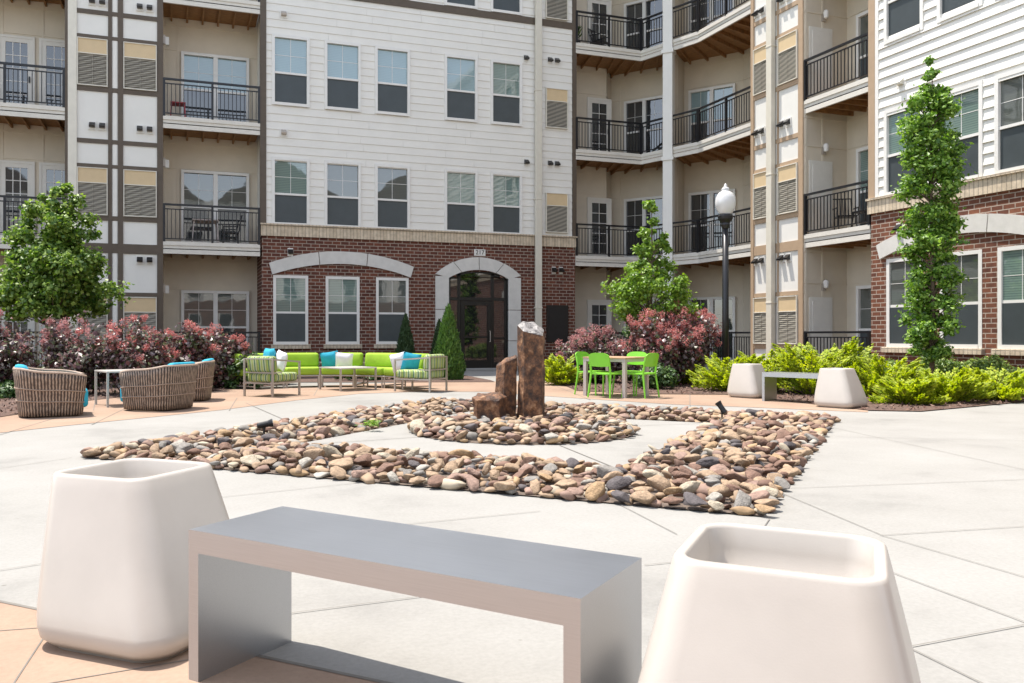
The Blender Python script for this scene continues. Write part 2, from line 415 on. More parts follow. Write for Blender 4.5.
# wall frames: (origin, along, outward)
class W:
    def __init__(s, o, u, n): s.o = Vector((*o, 0)); s.u = Vector((*u, 0)); s.n = Vector((*n, 0))
    def P(s, u, z, d=0): p = s.o + s.u*u + s.n*d; return (p.x, p.y, z)
def wbox(mb, w, u0, u1, z0, z1, d0, d1):
    vs = [w.P(u, z, d) for z in (z0, z1) for u, d in ((u0,d0),(u1,d0),(u1,d1),(u0,d1))]
    return mb.add(vs, [(0,3,2,1),(4,5,6,7),(0,1,5,4),(1,2,6,5),(2,3,7,6),(3,0,4,7)])
def wall(mb, w, u0, u1, z0, z1, holes=(), reveal=0.12, back=None):
    us = sorted({u0, u1, *[h[0] for h in holes if u0 < h[0] < u1], *[h[1] for h in holes if u0 < h[1] < u1]})
    zs = sorted({z0, z1, *[h[2] for h in holes if z0 < h[2] < z1], *[h[3] for h in holes if z0 < h[3] < z1]})
    for a, b in zip(us, us[1:]):
        for c, d in zip(zs, zs[1:]):
            mu, mz = (a+b)/2, (c+d)/2
            if any(h[0] < mu < h[1] and h[2] < mz < h[3] for h in holes): continue
            mb.add([w.P(a,c), w.P(b,c), w.P(b,d), w.P(a,d)], [(0,1,2,3)])
    for h in holes:
        a, b, c, d = h[:4]
        c = max(c, z0); d = min(d, z1)
        if c >= d: continue
        for (p, q) in (((a,c),(b,c)), ((b,c),(b,d)), ((b,d),(a,d)), ((a,d),(a,c))):
            mb.add([w.P(p[0],p[1]), w.P(q[0],q[1]), w.P(q[0],q[1],-reveal), w.P(p[0],p[1],-reveal)], [(0,1,2,3)])
def siding(mb, w, u0, u1, z0, z1, holes=(), h=0.235, lap=0.02):
    lap0 = lap
    z = z0
    while z < z1-0.01:
        t = min(z+h, z1); mz = (z+t)/2
        segs = [(u0, u1)]
        for q in holes:
            if q[2] < mz < q[3]:
                ns = []
                for a, b in segs:
                    if q[1] <= a or q[0] >= b: ns.append((a, b)); continue
                    if q[0] > a: ns.append((a, q[0]))
                    if q[1] < b: ns.append((q[1], b))
                segs = ns
        ns = []
        for a, b in segs:                      # boards butt end to end
            while b-a > 4.2:
                c = a+random.uniform(1.2, 3.7); ns.append((a, c-0.004)); a = c
            ns.append((a, b))
        for a, b in ns:
            lap = lap0+random.uniform(-0.0015, 0.0015)
            mb.add([w.P(a,z,0), w.P(b,z,0), w.P(b,z,lap), w.P(a,z,lap), w.P(a,t,0.004), w.P(b,t,0.004)],
                   [(0,1,2,3), (3,2,5,4), (0,3,4), (1,5,2)])
        z = t
def arc_pts(u0, u1, zs, zt, n=16):
    c = (u1-u0)/2; s = zt-zs; r = (c*c+s*s)/(2*s); mid = (u0+u1)/2; zc = zt-r
    a = math.asin(c/r)
    return [(mid+r*math.sin(-a+2*a*i/n), zc+r*math.cos(-a+2*a*i/n)) for i in range(n+1)]
def ring(mb, w, outer, inner, d0, d1, cuts=()):
    n = len(outer)-1
    starts = [0, *cuts]; ends = [*cuts, n]
    for s0, e0 in zip(starts, ends):
        g = 0.012
        vs = []
        for i in range(s0, e0+1):
            for p, q in ((outer[i], inner[i]),):
                du = g if (i == s0 and s0 > 0) else (-g if (i == e0 and e0 < n) else 0)
                vs += [w.P(p[0]+du,p[1],d0), w.P(p[0]+du,p[1],d1), w.P(q[0]+du,q[1],d1), w.P(q[0]+du,q[1],d0)]
        fs = []
        m = e0-s0
        for i in range(m):
            k = i*4
            for j in range(4): fs.append((k+j, k+(j+1)%4, k+4+(j+1)%4, k+4+j))
        fs += [(0,1,2,3), (m*4, m*4+3, m*4+2, m*4+1)]
        mb.add(vs, fs)

# ------------------------------------------------------------------ the ground
def sheet(name, poly, z, mat):
    mb = MB(); mb.add([(p[0], p[1], z) for p in poly], [tuple(range(len(poly)))])
    me = bpy.data.meshes.new(name); me.from_pydata(mb.v, [], mb.f)
    bm = bmesh.new(); bm.from_mesh(me); bmesh.ops.triangulate(bm, faces=bm.faces)
    for f in bm.faces:
        if f.normal.z < 0: f.normal_flip()
    bm.to_mesh(me); bm.free()
    me.materials.append(M[mat]); o = bpy.data.objects.new(name, me); C.objects.link(o)
    return tag(o, kind='structure')
plain('grass_ground', (0.06, 0.10, 0.03), 0.95, 0.3, 0.5)
sheet('ground', [(-400,-400),(400,-400),(400,400),(-400,400)], -0.012, 'grass_ground')
sheet('plaza', [(-26,-22),(34,-22),(34,42),(-26,42)], 0.0, 'concrete')

P_ = lambda L, z=0: [G(a, b) for a, b in L]
front = P_([(0,433),(70,425.5),(130,419.5),(220,410.3),(296,400.5),(360,393.8),(420,391.8),(480,391.8),(550,396.5),(610,400.5),(673,404.6),(740,407),(800,409.5),(868,412.4)])
backe = P_([(868,410.6),(785,401.4),(725,395),(660,394.5),(591,392),(577,391),(566,386.5),(552,382)])
L_far = Vector((-14, 9.5, 0)); L_far2 = Vector((-14, 16.0, 0))
# terracotta strip along the planting
strip = [L_far, *front, *backe, Vector((8.2, 18.6, 0)), Vector((5.2, 19.0, 0)), Vector((1.2, 17.9, 0)), *P_([(208,392.5),(130,396.5),(60,404),(20,414.5),(0,417.5)]), L_far2]
sheet('terracotta_paving', strip, 0.004, 'pink_concrete')
# terracotta field under the near bench
nl = [G(0,602.5), G(38,610.5)]
d = (nl[1]-nl[0]).normalized()
dd = (G(380,683)-G(38,610.5)).normalized()
nb = [nl[0]-dd*9, nl[0], G(380,683), G(380,683)+dd*9]
perp = Vector((dd.y, -dd.x, 0))
if perp.y > 0: perp = -perp
sheet('terracotta_apron', nb+[nb[3]+perp*9, nb[0]+perp*9], 0.004, 'pink_concrete')

# saw-cut joints
jm = MB()
def joint(a, b, w=0.006, z=0.006):
    a = Vector((a.x, a.y, 0)); b = Vector((b.x, b.y, 0)); d = (b-a).normalized(); n = Vector((-d.y, d.x, 0))*w/2
    jm.add([(*(a-n).xy, z), (*(b-n).xy, z), (*(b+n).xy, z), (*(a+n).xy, z)], [(0,1,2,3)])
def jp(a, b, ext0=0, ext1=0, w=0.0055):
    a = G(*a); b = G(*b); d = (b-a).normalized(); joint(a-d*ext0, b+d*ext1, w)
SQ = [Vector((-0.86,8.36,0)), Vector((3.42,4.17,0)), Vector((8.25,8.72,0)), Vector((4.05,13.2,0))]   # left, near, right, far corner of the rock square
E1 = (SQ[1]-SQ[0]).normalized(); E2 = (SQ[2]-SQ[1]).normalized()
joint(nb[0], nb[3], 0.018)
joint(SQ[0], SQ[0]-E2*9)
joint(SQ[1], SQ[1]-E2*1.05)
for q in (((228,497),(342,485),1.0,0.3), ((435,522),(512,514.5),0.2,0.2), ((629,510),(677,535),0.3,0.0), ((644,566),(664,564),0,0.1), ((782,489),(1022,480),0,3),
          ((879.5,536),(1024,527),0,2), ((778,492),(880,535),0,0), ((880,535.5),(1022,577),0,2), ((902,577),(1022,622),0.5,2), ((919,646),(1024,626),0.9,2), ((922,655),(979,683),0.18,1),
          ((820,425),(1024,470),0,3), ((835,437),(1024,441),0,3), ((0,571),(39,565),2,0.1), ((292,614),(417,598),0.1,0.3),
          ((0,632),(40,629),2,0.5), ((15,683),(45,637),0.5,0.1), ((60,683),(125,672),1,0.5)):
    jp(*q)
for (a, b) in (((236,400),(231,408)), ((320,385),(315,394)), ((135,404),(100,421)), ((250,405),(330,440)), ((10,432),(50,420)), ((96,397),(94,408)), ((560,388),(585,398)), ((690,395),(690,404))):
    jp(a, b, 0.4, 0.5, 0.012)
tag(jm.build('paving_joints', 'joint'), kind='structure')

# mulch beds
sheet('mulch_bed', [Vector((-14,12.6,0)), *P_([(0,417.5),(20,414.5),(60,404),(130,396.5),(208,392.5)]), Vector((1.2,17.9,0)), Vector((2.5,19.0,0)), Vector((2.6,25.4,0)), Vector((-14,25.4,0))], 0.012, 'mulch')
sheet('mulch_bed', [Vector((2.6,25.4,0)), Vector((2.6,19.9,0)), Vector((5.2,19.0,0)), Vector((7.2,18.4,0)), Vector((7.4,19.2,0)), Vector((7.9,25.4,0))], 0.013, 'mulch')
sheet('mulch_bed', [*P_([(552,382),(566,386.5),(577,391),(591,392),(660,394.5),(725,395),(785,401.4),(869,411),(921,412),(975,407),(1024,402.5)]), Vector((15.9,8.5,0)), Vector((15.95,24,0)), Vector((10.6,25.4,0))], 0.014, 'mulch')

# ------------------------------------------------------------------ the apartment building
YC, XW = 25.45, 16.0
bld = thing('apartment_building', 'four-storey courtyard apartment building in white siding over red brick with black balcony railings', 'building', (8, 25.45, 0))
WC = W((0, YC), (1, 0), (0, -1))
WR = W((XW, 0), (0, 1), (-1, 0))
FL = [0.12, 3.8, 7.4, 11.0]
ROOF = 15.6
wcols = [(2.87, 3.86), (4.44, 5.44), (6.01, 7.01), (8.28, 9.28), (9.86, 10.85)]
wrows = [(4.47, 6.38), (8.07, 10.05), (11.74, 13.7)]
def B(name, mb, mat, **k): return mb.build(name, mat, k.pop('parent', bld), world=True, **k)

def window(w, u0, u1, z0, z1, glass='glass_blind', depth=0.03, lower='screen', mull=None, sill=None, grid=(1, 1), rail=0.46, off=0.0):
    if off: w = W((w.o+w.n*off).xy, w.u.xy, w.n.xy)
    fr = MB(); t = 0.065
    wbox(fr, w, u0-t, u0+0.02, z0-t, z1+t, -0.05, depth+0.02)
    wbox(fr, w, u1-0.02, u1+t, z0-t, z1+t, -0.05, depth+0.02)
    wbox(fr, w, u0+0.02, u1-0.02, z1-0.02, z1+t, -0.05, depth+0.02)
    wbox(fr, w, u0+0.02, u1-0.02, z0-t, z0+0.02, -0.05, depth+0.035)
    zm = z0+(z1-z0)*rail
    spans = [(u0+0.02, u1-0.02)]
    if mull:
        mid = (u0+u1)/2; wbox(fr, w, mid-mull/2, mid+mull/2, z0+0.02, z1-0.02, -0.05, depth+0.01)
        spans = [(u0+0.02, mid-mull/2), (mid+mull/2, u1-0.02)]
    for a, b in spans: wbox(fr, w, a, b, zm-0.03, zm+0.03, -0.05, depth-0.005)
    if glass == 'glass_blind': glass = 'glass_sky_tint' if (7.4 < z0 < 10 and w.n.y < -0.9 and u0 < 9.5) else random.choice(['glass_blind', 'glass_blind', 'glass_curtain'])
    f = B('window', fr, 'white_trim')
    zfull = z1
    for a, b in spans:
        for q, (c, dd2, mt, dz) in enumerate(((z0+0.02, zm-0.03, lower, -0.015), (zm+0.03, z1-0.02, glass, -0.03))):
            pm = MB(); wbox(pm, w, a, b, c, dd2, dz-0.015, dz); p = B('pane', pm, mt, parent=f)
        if grid:
            mm = MB()
            ug = grid[0]; zg = grid[1]
            for i in range(ug): x = a+(b-a)*(i+1)/(ug+1); wbox(mm, w, x-0.006, x+0.006, zm+0.03, z1-0.02, -0.03, -0.024)
            for i in range(zg): z = zm+(z1-zm)*(i+1)/(zg+1); wbox(mm, w, a, b, z-0.006, z+0.006, -0.03, -0.0245)
            B('muntin', mm, 'white_trim', parent=f)
    if sill:
        sm = MB(); wbox(sm, w, u0-0.13, u1+0.13, z0-t-0.13, z0-t-0.004, -0.02, 0.10); B('sill', sm, sill, parent=f, bevel=0.01)
    return f
def french_door(w, u0, u1, z0, z1, cols=3, rows=5, handle=True):
    mb = MB(); s = 0.12
    wbox(mb, w, u0, u0+s, z0, z1, 0, 0.045); wbox(mb, w, u1-s, u1, z0, z1, 0, 0.045)
    wbox(mb, w, u0+s, u1-s, z1-s, z1, 0, 0.044); wbox(mb, w, u0+s, u1-s, z0, z0+0.22, 0, 0.044)
    wbox(mb, w, u0-0.07, u0, z0, z1+0.07, 0, 0.06); wbox(mb, w, u1, u1+0.07, z0, z1+0.07, 0, 0.06); wbox(mb, w, u0, u1, z1, z1+0.07, 0, 0.06)
    dr = B('balcony_door', mb, 'door_white')
    gm = MB(); wbox(gm, w, u0+s, u1-s, z0+0.22, z1-s, 0.005, 0.02); B('pane', gm, 'glass_dark', parent=dr)
    mm = MB()
    for i in range(cols-1): x = u0+s+(u1-u0-2*s)*(i+1)/cols; wbox(mm, w, x-0.011, x+0.011, z0+0.22, z1-s, 0.02, 0.036)
    for i in range(rows-1): z = z0+0.22+(z1-z0-s-0.22)*(i+1)/rows; wbox(mm, w, u0+s, u1-s, z-0.011, z+0.011, 0.02, 0.034)
    B('muntin', mm, 'white_trim', parent=dr)
    if handle:
        hm = MB(); wbox(hm, w, u1-0.09, u1-0.05, z0+0.95, z0+1.12, 0.045, 0.09); B('handle', hm, 'black_metal', parent=dr)
def railing(mb, pts, z, h=1.07, step=0.115, posts=True):
    for a, b in zip(pts, pts[1:]):
        a = Vector((*a, 0)); b = Vector((*b, 0)); L = (b-a).length; d = (b-a)/L
        up = Vector((0,0,1))
        mb.bar(a+up*(z+h), b+up*(z+h), 0.06, 0.055); mb.bar(a+up*(z+h-0.13), b+up*(z+h-0.13), 0.035, 0.03); mb.bar(a+up*(z+0.09), b+up*(z+0.09), 0.035, 0.03)
        n = max(1, round(L/step))
        for i in range(1, n):
            p = a+d*L*i/n; mb.bar(p+up*(z+0.1), p+up*(z+h-0.14), 0.02)
        np_ = max(1, round(L/1.5))
        for i in range(np_+1):
            p = a+d*(0.03+(L-0.06)*i/np_); mb.bar(p+up*(z), p+up*(z+h+0.01), 0.062)
def vent_hood(w, u, z, n=2, plate=(0.20, 0.22), cap='dark_bronze', gap=0.26):
    for i in range(n):
        uu = u+(i-(n-1)/2)*gap
        pm = MB(); wbox(pm, w, uu-plate[0]/2, uu+plate[0]/2, z-0.13, z+0.11, 0.0, 0.03); p = B('vent_hood', pm, 'white_trim')
        q = MB(); a, b = uu-0.075, uu+0.075
        q.add([w.P(a,z-0.07,0.03), w.P(b,z-0.07,0.03), w.P(b,z+0.08,0.03), w.P(a,z+0.08,0.03), w.P(a,z-0.07,0.15), w.P(b,z-0.07,0.15), w.P(b,z-0.03,0.16), w.P(a,z-0.03,0.16)],
              [(0,1,2,3),(4,5,6,7),(0,1,5,4),(3,2,6,7),(0,4,7,3),(1,5,6,2)])
        B('hood', q, cap, parent=p)
def louver(w, u0, u1, z0, z1, d0=0.0):
    fr = MB(); t = 0.022
    wbox(fr, w, u0, u0+t, z0, z1, d0, d0+0.07); wbox(fr, w, u1-t, u1, z0, z1, d0, d0+0.07)
    wbox(fr, w, u0+t, u1-t, z1-t, z1, d0, d0+0.069); wbox(fr, w, u0+t, u1-t, z0, z0+t, d0, d0+0.069)
    zs = z0+(z1-z0)*0.68
    wbox(fr, w, u0+t, u1-t, zs-0.012, zs+0.012, d0, d0+0.06)
    f = B('louver_panel', fr, 'cream_trim')
    a = MB(); wbox(a, w, u0+t, u1-t, zs+0.012, z1-t, d0, d0+0.045); B('upper_panel', a, 'tan_panel', parent=f)
    g = MB()
    z = z0+t; n = 16; hh = (zs-0.012-z)/n
    wbox(g, w, u0+t, u1-t, z, zs-0.012, d0, d0+0.012)
    for i in range(n):
        b0 = z+i*hh
        g.add([w.P(u0+t,b0,d0+0.045), w.P(u1-t,b0,d0+0.045), w.P(u1-t,b0+hh*0.9,d0+0.02), w.P(u0+t,b0+hh*0.9,d0+0.02)], [(0,1,2,3)])
    wbox(g, w, (u0+u1)/2-0.008, (u0+u1)/2+0.008, z, zs-0.012, d0, d0+0.05)
    B('grille', g, 'grille', parent=f)
    return f

# centre block -----------------------------------------------------
cx0, cx1 = 2.52, 12.87
ground_w = [(a, b, 0.87, 2.88) for a, b in wcols[:3]]
door_h = [(8.354, 10.42, 0.0, 2.95)]
bw = MB()
wall(bw, WC, cx0, cx1, 0, 4.08, ground_w + [(8.354, 10.42, -1, 3.0), (8.62, 10.15, 2.99, 3.18)])
# side returns of the centre block
bw.box(cx0, cx0+0.02, YC+0.001, YC+2.0, 0, 4.08); bw.box(cx1-0.02, cx1, YC+0.001, YC+1.9, 0, 4.08)
B('brick_wall', bw, 'brick_x')
bd = MB(); wbox(bd, WC, cx0-0.03, cx1+0.03, 4.08, 4.40, -0.2, 0.05); wbox(bd, WC, cx0-0.05, cx1+0.05, 4.40, 4.45, -0.2, 0.09)
B('brick_band', bd, 'band_x')
holes = [(a, b, c, d) for a, b in wcols for c, d in wrows]
sd = MB(); siding(sd, WC, cx0+0.12, cx1-0.12, 4.452, ROOF, holes)
sd.box(cx0, cx0+0.02, YC+0.001, YC+2.0, 4.45, ROOF); sd.box(cx1-0.02, cx1, YC+0.001, YC+1.9, 4.45, ROOF)
wall(sd, W((0, YC+0.01), (1,0), (0,-1)), cx0+0.12, cx1-0.12, 4.46, ROOF, holes, 0.05)
B('siding_wall', sd, 'siding')
tr = MB(); wbox(tr, WC, cx0-0.06, cx0+0.12, 4.452, ROOF, -0.1, 0.04); wbox(tr, WC, cx1-0.12, cx1+0.04, 4.452, ROOF, -0.1, 0.04)
wbox(tr, WC, cx0+0.12, cx1-0.12, 11.44, 11.66, 0.0, 0.045)
B('corner_trim', tr, 'dark_trim')
core = MB(); core.box(cx0+0.03, cx1-0.03, YC+0.13, YC+14, 0, ROOF); B('inner_wall', core, 'dark_trim')
for a, b, c, d in ground_w: window(WC, a+0.04, b-0.04, c+0.03, d-0.03, sill='band_x', depth=-0.01)
for a, b in wcols:
    for c, d in wrows: window(WC, a, b, c, d)
# stone arch over the three ground windows
def stone_arch(w, u0, u1):
    mb = MB()
    o = arc_pts(u0, u1, 3.27, 3.68, 18); i = arc_pts(u0+0.10, u1-0.10, 2.93, 3.30, 18)
    ring(mb, w, o, i, -0.02, 0.06, (6, 12)); return B('stone_arch', mb, 'cast_stone')
stone_arch(WC, 2.72, 7.19)
# entrance surround
es = MB()
oo = arc_pts(7.914, 10.855, 3.07, 3.64, 18); ii = arc_pts(8.354, 10.42, 2.95, 3.23, 18)
ring(es, WC, oo, ii, -0.06, 0.07, (4, 9, 14))
for a, b in ((7.914, 8.354), (10.42, 10.855)):
    for z0, z1 in ((0, 0.92), (0.94, 1.93), (1.95, 3.0)): wbox(es, WC, a, b, z0, z1, -0.06, 0.068)
for a, b, o_, i_ in ((7.914, 8.354, oo[0], ii[0]), (10.42, 10.855, oo[-1], ii[-1])):
    wbox(es, WC, a+0.001, b-0.001, 2.9, 3.07 if a < 9 else 3.07, -0.058, 0.066) if False else None
B('entrance_surround', es, 'cast_stone')
# entrance frame, glass and door
ef = MB()
d0, d1 = -0.14, -0.06
for a, b in ((8.354, 8.45), (10.33, 10.42)): wbox(ef, WC, a, b, 0, 2.99, d0, d1)
oo2 = arc_pts(8.354, 10.42, 2.95, 3.23, 18); ii2 = arc_pts(8.44, 10.33, 2.90, 3.14, 18); ring(ef, WC, oo2, ii2, d0, d1)
for a, b in ((8.70, 8.79), (9.86, 9.95)): wbox(ef, WC, a, b, 0, 3.12, d0, d1)
for (a, b) in ((8.45, 8.70), (8.79, 9.86), (9.95, 10.33)): wbox(ef, WC, a, b, 2.24, 2.34, d0, d1)
for (a, b) in ((8.45, 8.70), (9.95, 10.33)): wbox(ef, WC, a, b, 0, 0.22, d0, d1); wbox(ef, WC, a, b, 0.98, 1.04, d0, d1)
en = B('entrance_frame', ef, 'dark_bronze')
g = MB(); 
for (a, b, c, d) in ((8.45,8.70,0.22,2.24),(9.95,10.33,0.22,2.24),(8.45,8.70,2.34,2.93),(8.79,9.86,2.34,3.16),(9.95,10.33,2.34,2.98)): wbox(g, WC, a, b, c, d, -0.11, -0.10)
B('pane', g, 'door_glass', parent=en)
dm = MB(); wbox(dm, WC, 8.80, 8.93, 0.02, 2.22, -0.12, -0.05); wbox(dm, WC, 9.72, 9.85, 0.02, 2.22, -0.12, -0.05); wbox(dm, WC, 8.93, 9.72, 2.08, 2.22, -0.12, -0.051); wbox(dm, WC, 8.93, 9.72, 0.02, 0.30, -0.12, -0.051); wbox(dm, WC, 8.93, 9.72, 1.02, 1.08, -0.12, -0.06)
dr = B('entrance_door', dm, 'dark_bronze')
g = MB(); wbox(g, WC, 8.93, 9.72, 0.30, 1.02, -0.10, -0.09); wbox(g, WC, 8.93, 9.72, 1.08, 2.08, -0.10, -0.09); B('pane', g, 'door_glass', parent=dr)
g = MB(); g.tube([WC.P(9.79, 0.9, -0.05), WC.P(9.79, 0.9, 0.02), WC.P(9.79, 1.25, 0.02), WC.P(9.79, 1.25, -0.05)], 0.014, 6); B('handle', g, 'frame_metal', parent=dr)
# number plaque
pq = MB(); wbox(pq, WC, 9.23, 9.62, 3.69, 3.90, 0.0, 0.03); pl = B('number_plaque', pq, 'white_trim', bevel=0.008)
fc = bpy.data.curves.new('house_number', 'FONT'); fc.body = '217'; fc.size = 0.2; fc.align_x = 'CENTER'; fc.align_y = 'CENTER'; fc.extrude = 0.004
fo = bpy.data.objects.new('tmp', fc); C.objects.link(fo)
me = bpy.data.meshes.new_from_object(fo.evaluated_get(bpy.context.evaluated_depsgraph_get())); bpy.data.objects.remove(fo)
me.transform(Matrix.Translation(Vector((9.425-8, -0.036, 3.795))) @ Matrix.Rotation(math.pi/2, 4, 'X'))
me.materials.clear(); me.materials.append(M['dark_bronze'])
no = bpy.data.objects.new('house_number', me); C.objects.link(no); no.parent = pl
# downspout, dark utility panel, wall lights, hoods
def downspout(w, u0, u1, z0, z1, mat='downspout', d=(0.05, 0.15), steps=True):
    mb = MB(); wbox(mb, w, u0, u1, z0, z1, *d)
    for z in (2.0, 5.6, 9.2, 12.8): wbox(mb, w, u0-0.015, u1+0.015, z, z+0.05, d[0]-0.05, d[1]+0.01)
    B('downspout', mb, mat, bevel=0.01)
downspout(WC, 11.34, 11.56, 0.1, ROOF, d=(0.095, 0.20))
pm = MB(); wbox(pm, WC, 11.80, 12.60, 0.88, 2.12, 0, 0.05); pp = B('utility_panel', pm, 'dark_bronze', bevel=0.01)
pm = MB(); wbox(pm, WC, 11.86, 12.54, 0.94, 2.06, 0.05, 0.058); B('panel_door', pm, 'black_metal', parent=pp)
for u, z in ((3.15, 10.75), (3.15, 7.2)): vent_hood(WC, u, z, 1, (0.24, 0.26), 'frame_metal')
for u, z in ((11.05, 10.3), (11.06, 6.85)): vent_hood(WC, u, z, 1, (0.14, 0.2))
for z in (10.33, 6.87): vent_hood(WC, 12.05, z, 2, (0.14, 0.2))
vent_hood(WC, 3.35, 3.62, 1, (0.16, 0.2)); vent_hood(WC, 12.2, 3.3, 2, (0.14, 0.2))
for z0 in (4.55, 8.05, 11.7): louver(WC, 11.76, 12.56, z0, z0+1.32, 0.03)

# left pilaster of panels --------------------------------------------
def pilaster(w, u, flip, trim, side, zoff=0.0):
    # u: list of 8 breaks from the outer edge: cream | panel | brown | strip | brown | panel | brown
    mb = MB()
    bands = []
    for f in (0, 1, 2, 3):
        o = (f-2)*3.6
        for a, b in ((9.40, 9.50), (10.08, 10.20), (7.93, 8.06)):
            if f == 1: bands += [(a+o, b+o)]
            elif f == 0: bands += [(2.21, 2.32), (0.73, 0.86)] if a == 9.40 else []
            else: bands += [(a+o, b+o)]
    bands += [(3.42, 3.69)]
    us = u
    bk = MB(); wbox(bk, w, us[1], us[-1], 0, ROOF, -0.25, 0.0); B('pilaster_panel', bk, 'panel_white')
    for a, b in ((us[2], us[3]), (us[4], us[5]), (us[6], us[7])): wbox(mb, w, a, b, 0, ROOF, 0, 0.035)
    for a, b in bands:
        if b < ROOF:
            for p, q in ((us[1], us[2]), (us[5], us[6])): wbox(mb, w, p, q, a, b, 0, 0.034)
            wbox(mb, w, us[3], us[4], a, b, 0, 0.03)
    B('panel_trim', mb, trim)
    sm = MB(); wbox(sm, w, us[3]+0.02, us[4]-0.02, 0, ROOF, 0, 0.02); B('centre_strip', sm, 'panel_white')
    if us[0] != us[1]:
        c = MB(); wbox(c, w, us[0], us[1], 0, ROOF, -0.25, 0.05); B('corner_post', c, side)
    for p, q in ((us[1], us[2]), (us[5], us[6])):
        lo, hi = min(p, q), max(p, q)
        for z0, z1 in ((0.87, 2.19), (4.47, 5.79), (8.07, 9.39), (11.67, 12.99)):
            louver(w, lo+0.012, hi-0.012, z0, z1, 0.004)
        for z in (3.26, 6.98, 10.45):
            vent_hood(w, (lo+hi)/2+0.12, z, 2, (0.2, 0.2))
pilaster(WC, [-2.725, -2.50, -1.70, -1.60, -1.445, -1.31, -0.41, -0.25], False, 'dark_trim', 'cream_trim')
pilaster(WR, [20.27, 20.15, 19.45, 19.40, 19.16, 19.12, 18.33, 18.15], True, 'tan_trim', 'tan_trim')
downspout(WR, 19.20, 19.42, 0.1, ROOF, d=(0.05, 0.20))
bx = MB(); bx.box(-2.72, -0.26, YC+0.2, YC+14, 0, ROOF); bx.box(XW+0.2, XW+12, 18.16, 20.26, 0, ROOF); B('inner_wall', bx, 'cream_wall')

# right wing ----------------------------------------------------------
wy0 = -5.0; wy1 = 15.86
rc = [(15.37, 14.40), (13.91, 12.94), (12.54, 11.57)]
rwin = [(min(a), max(a)) for a in rc]
gh = [(a, b, 0.87, 2.88) for a, b in rwin]
bw = MB(); wall(bw, WR, wy0, wy1, 0, 4.05, gh); B('brick_wall', bw, 'brick_y')
bd = MB(); wbox(bd, WR, wy0, wy1+0.06, 4.05, 4.37, -0.15, 0.06); wbox(bd, WR, wy0, wy1+0.08, 4.37, 4.42, -0.15, 0.10); B('brick_band', bd, 'band_y')
hr = [(a, b, c, d) for a, b in rwin for c, d in ((4.47, 6.38), (8.07, 10.05), (11.74, 13.7))]
sd = MB(); siding(sd, WR, wy0, 15.64, 4.422, ROOF, hr, lap=0.042)
wall(sd, W((XW+0.01, 0), (0,1), (-1,0)), wy0, 15.64, 4.43, ROOF, hr, 0.05); B('siding_wall', sd, 'siding')
tr = MB(); wbox(tr, WR, 15.70, 15.90, 4.422, ROOF, -0.1, 0.05); B('corner_trim', tr, 'tan_trim')
tr = MB(); wbox(tr, WR, 15.60, 15.698, 4.422, ROOF, -0.1, 0.045); B('corner_trim', tr, 'white_trim')
co = MB(); co.box(XW+0.13, XW+12, wy0, wy1-0.01, 0, ROOF); B('inner_wall', co, 'cream_wall')
for a, b, c, d in gh: window(WR, a+0.04, b-0.04, c+0.03, d-0.03, sill='band_y', depth=-0.01)
for a, b, c, d in hr: window(WR, a, b, c, d)
stone_arch(WR, 11.3, 15.65)
vent_hood(WR, 14.95, 7.0, 1, (0.26, 0.26), 'cream_trim'); vent_hood(WR, 15.0, 3.62, 1, (0.18, 0.2))

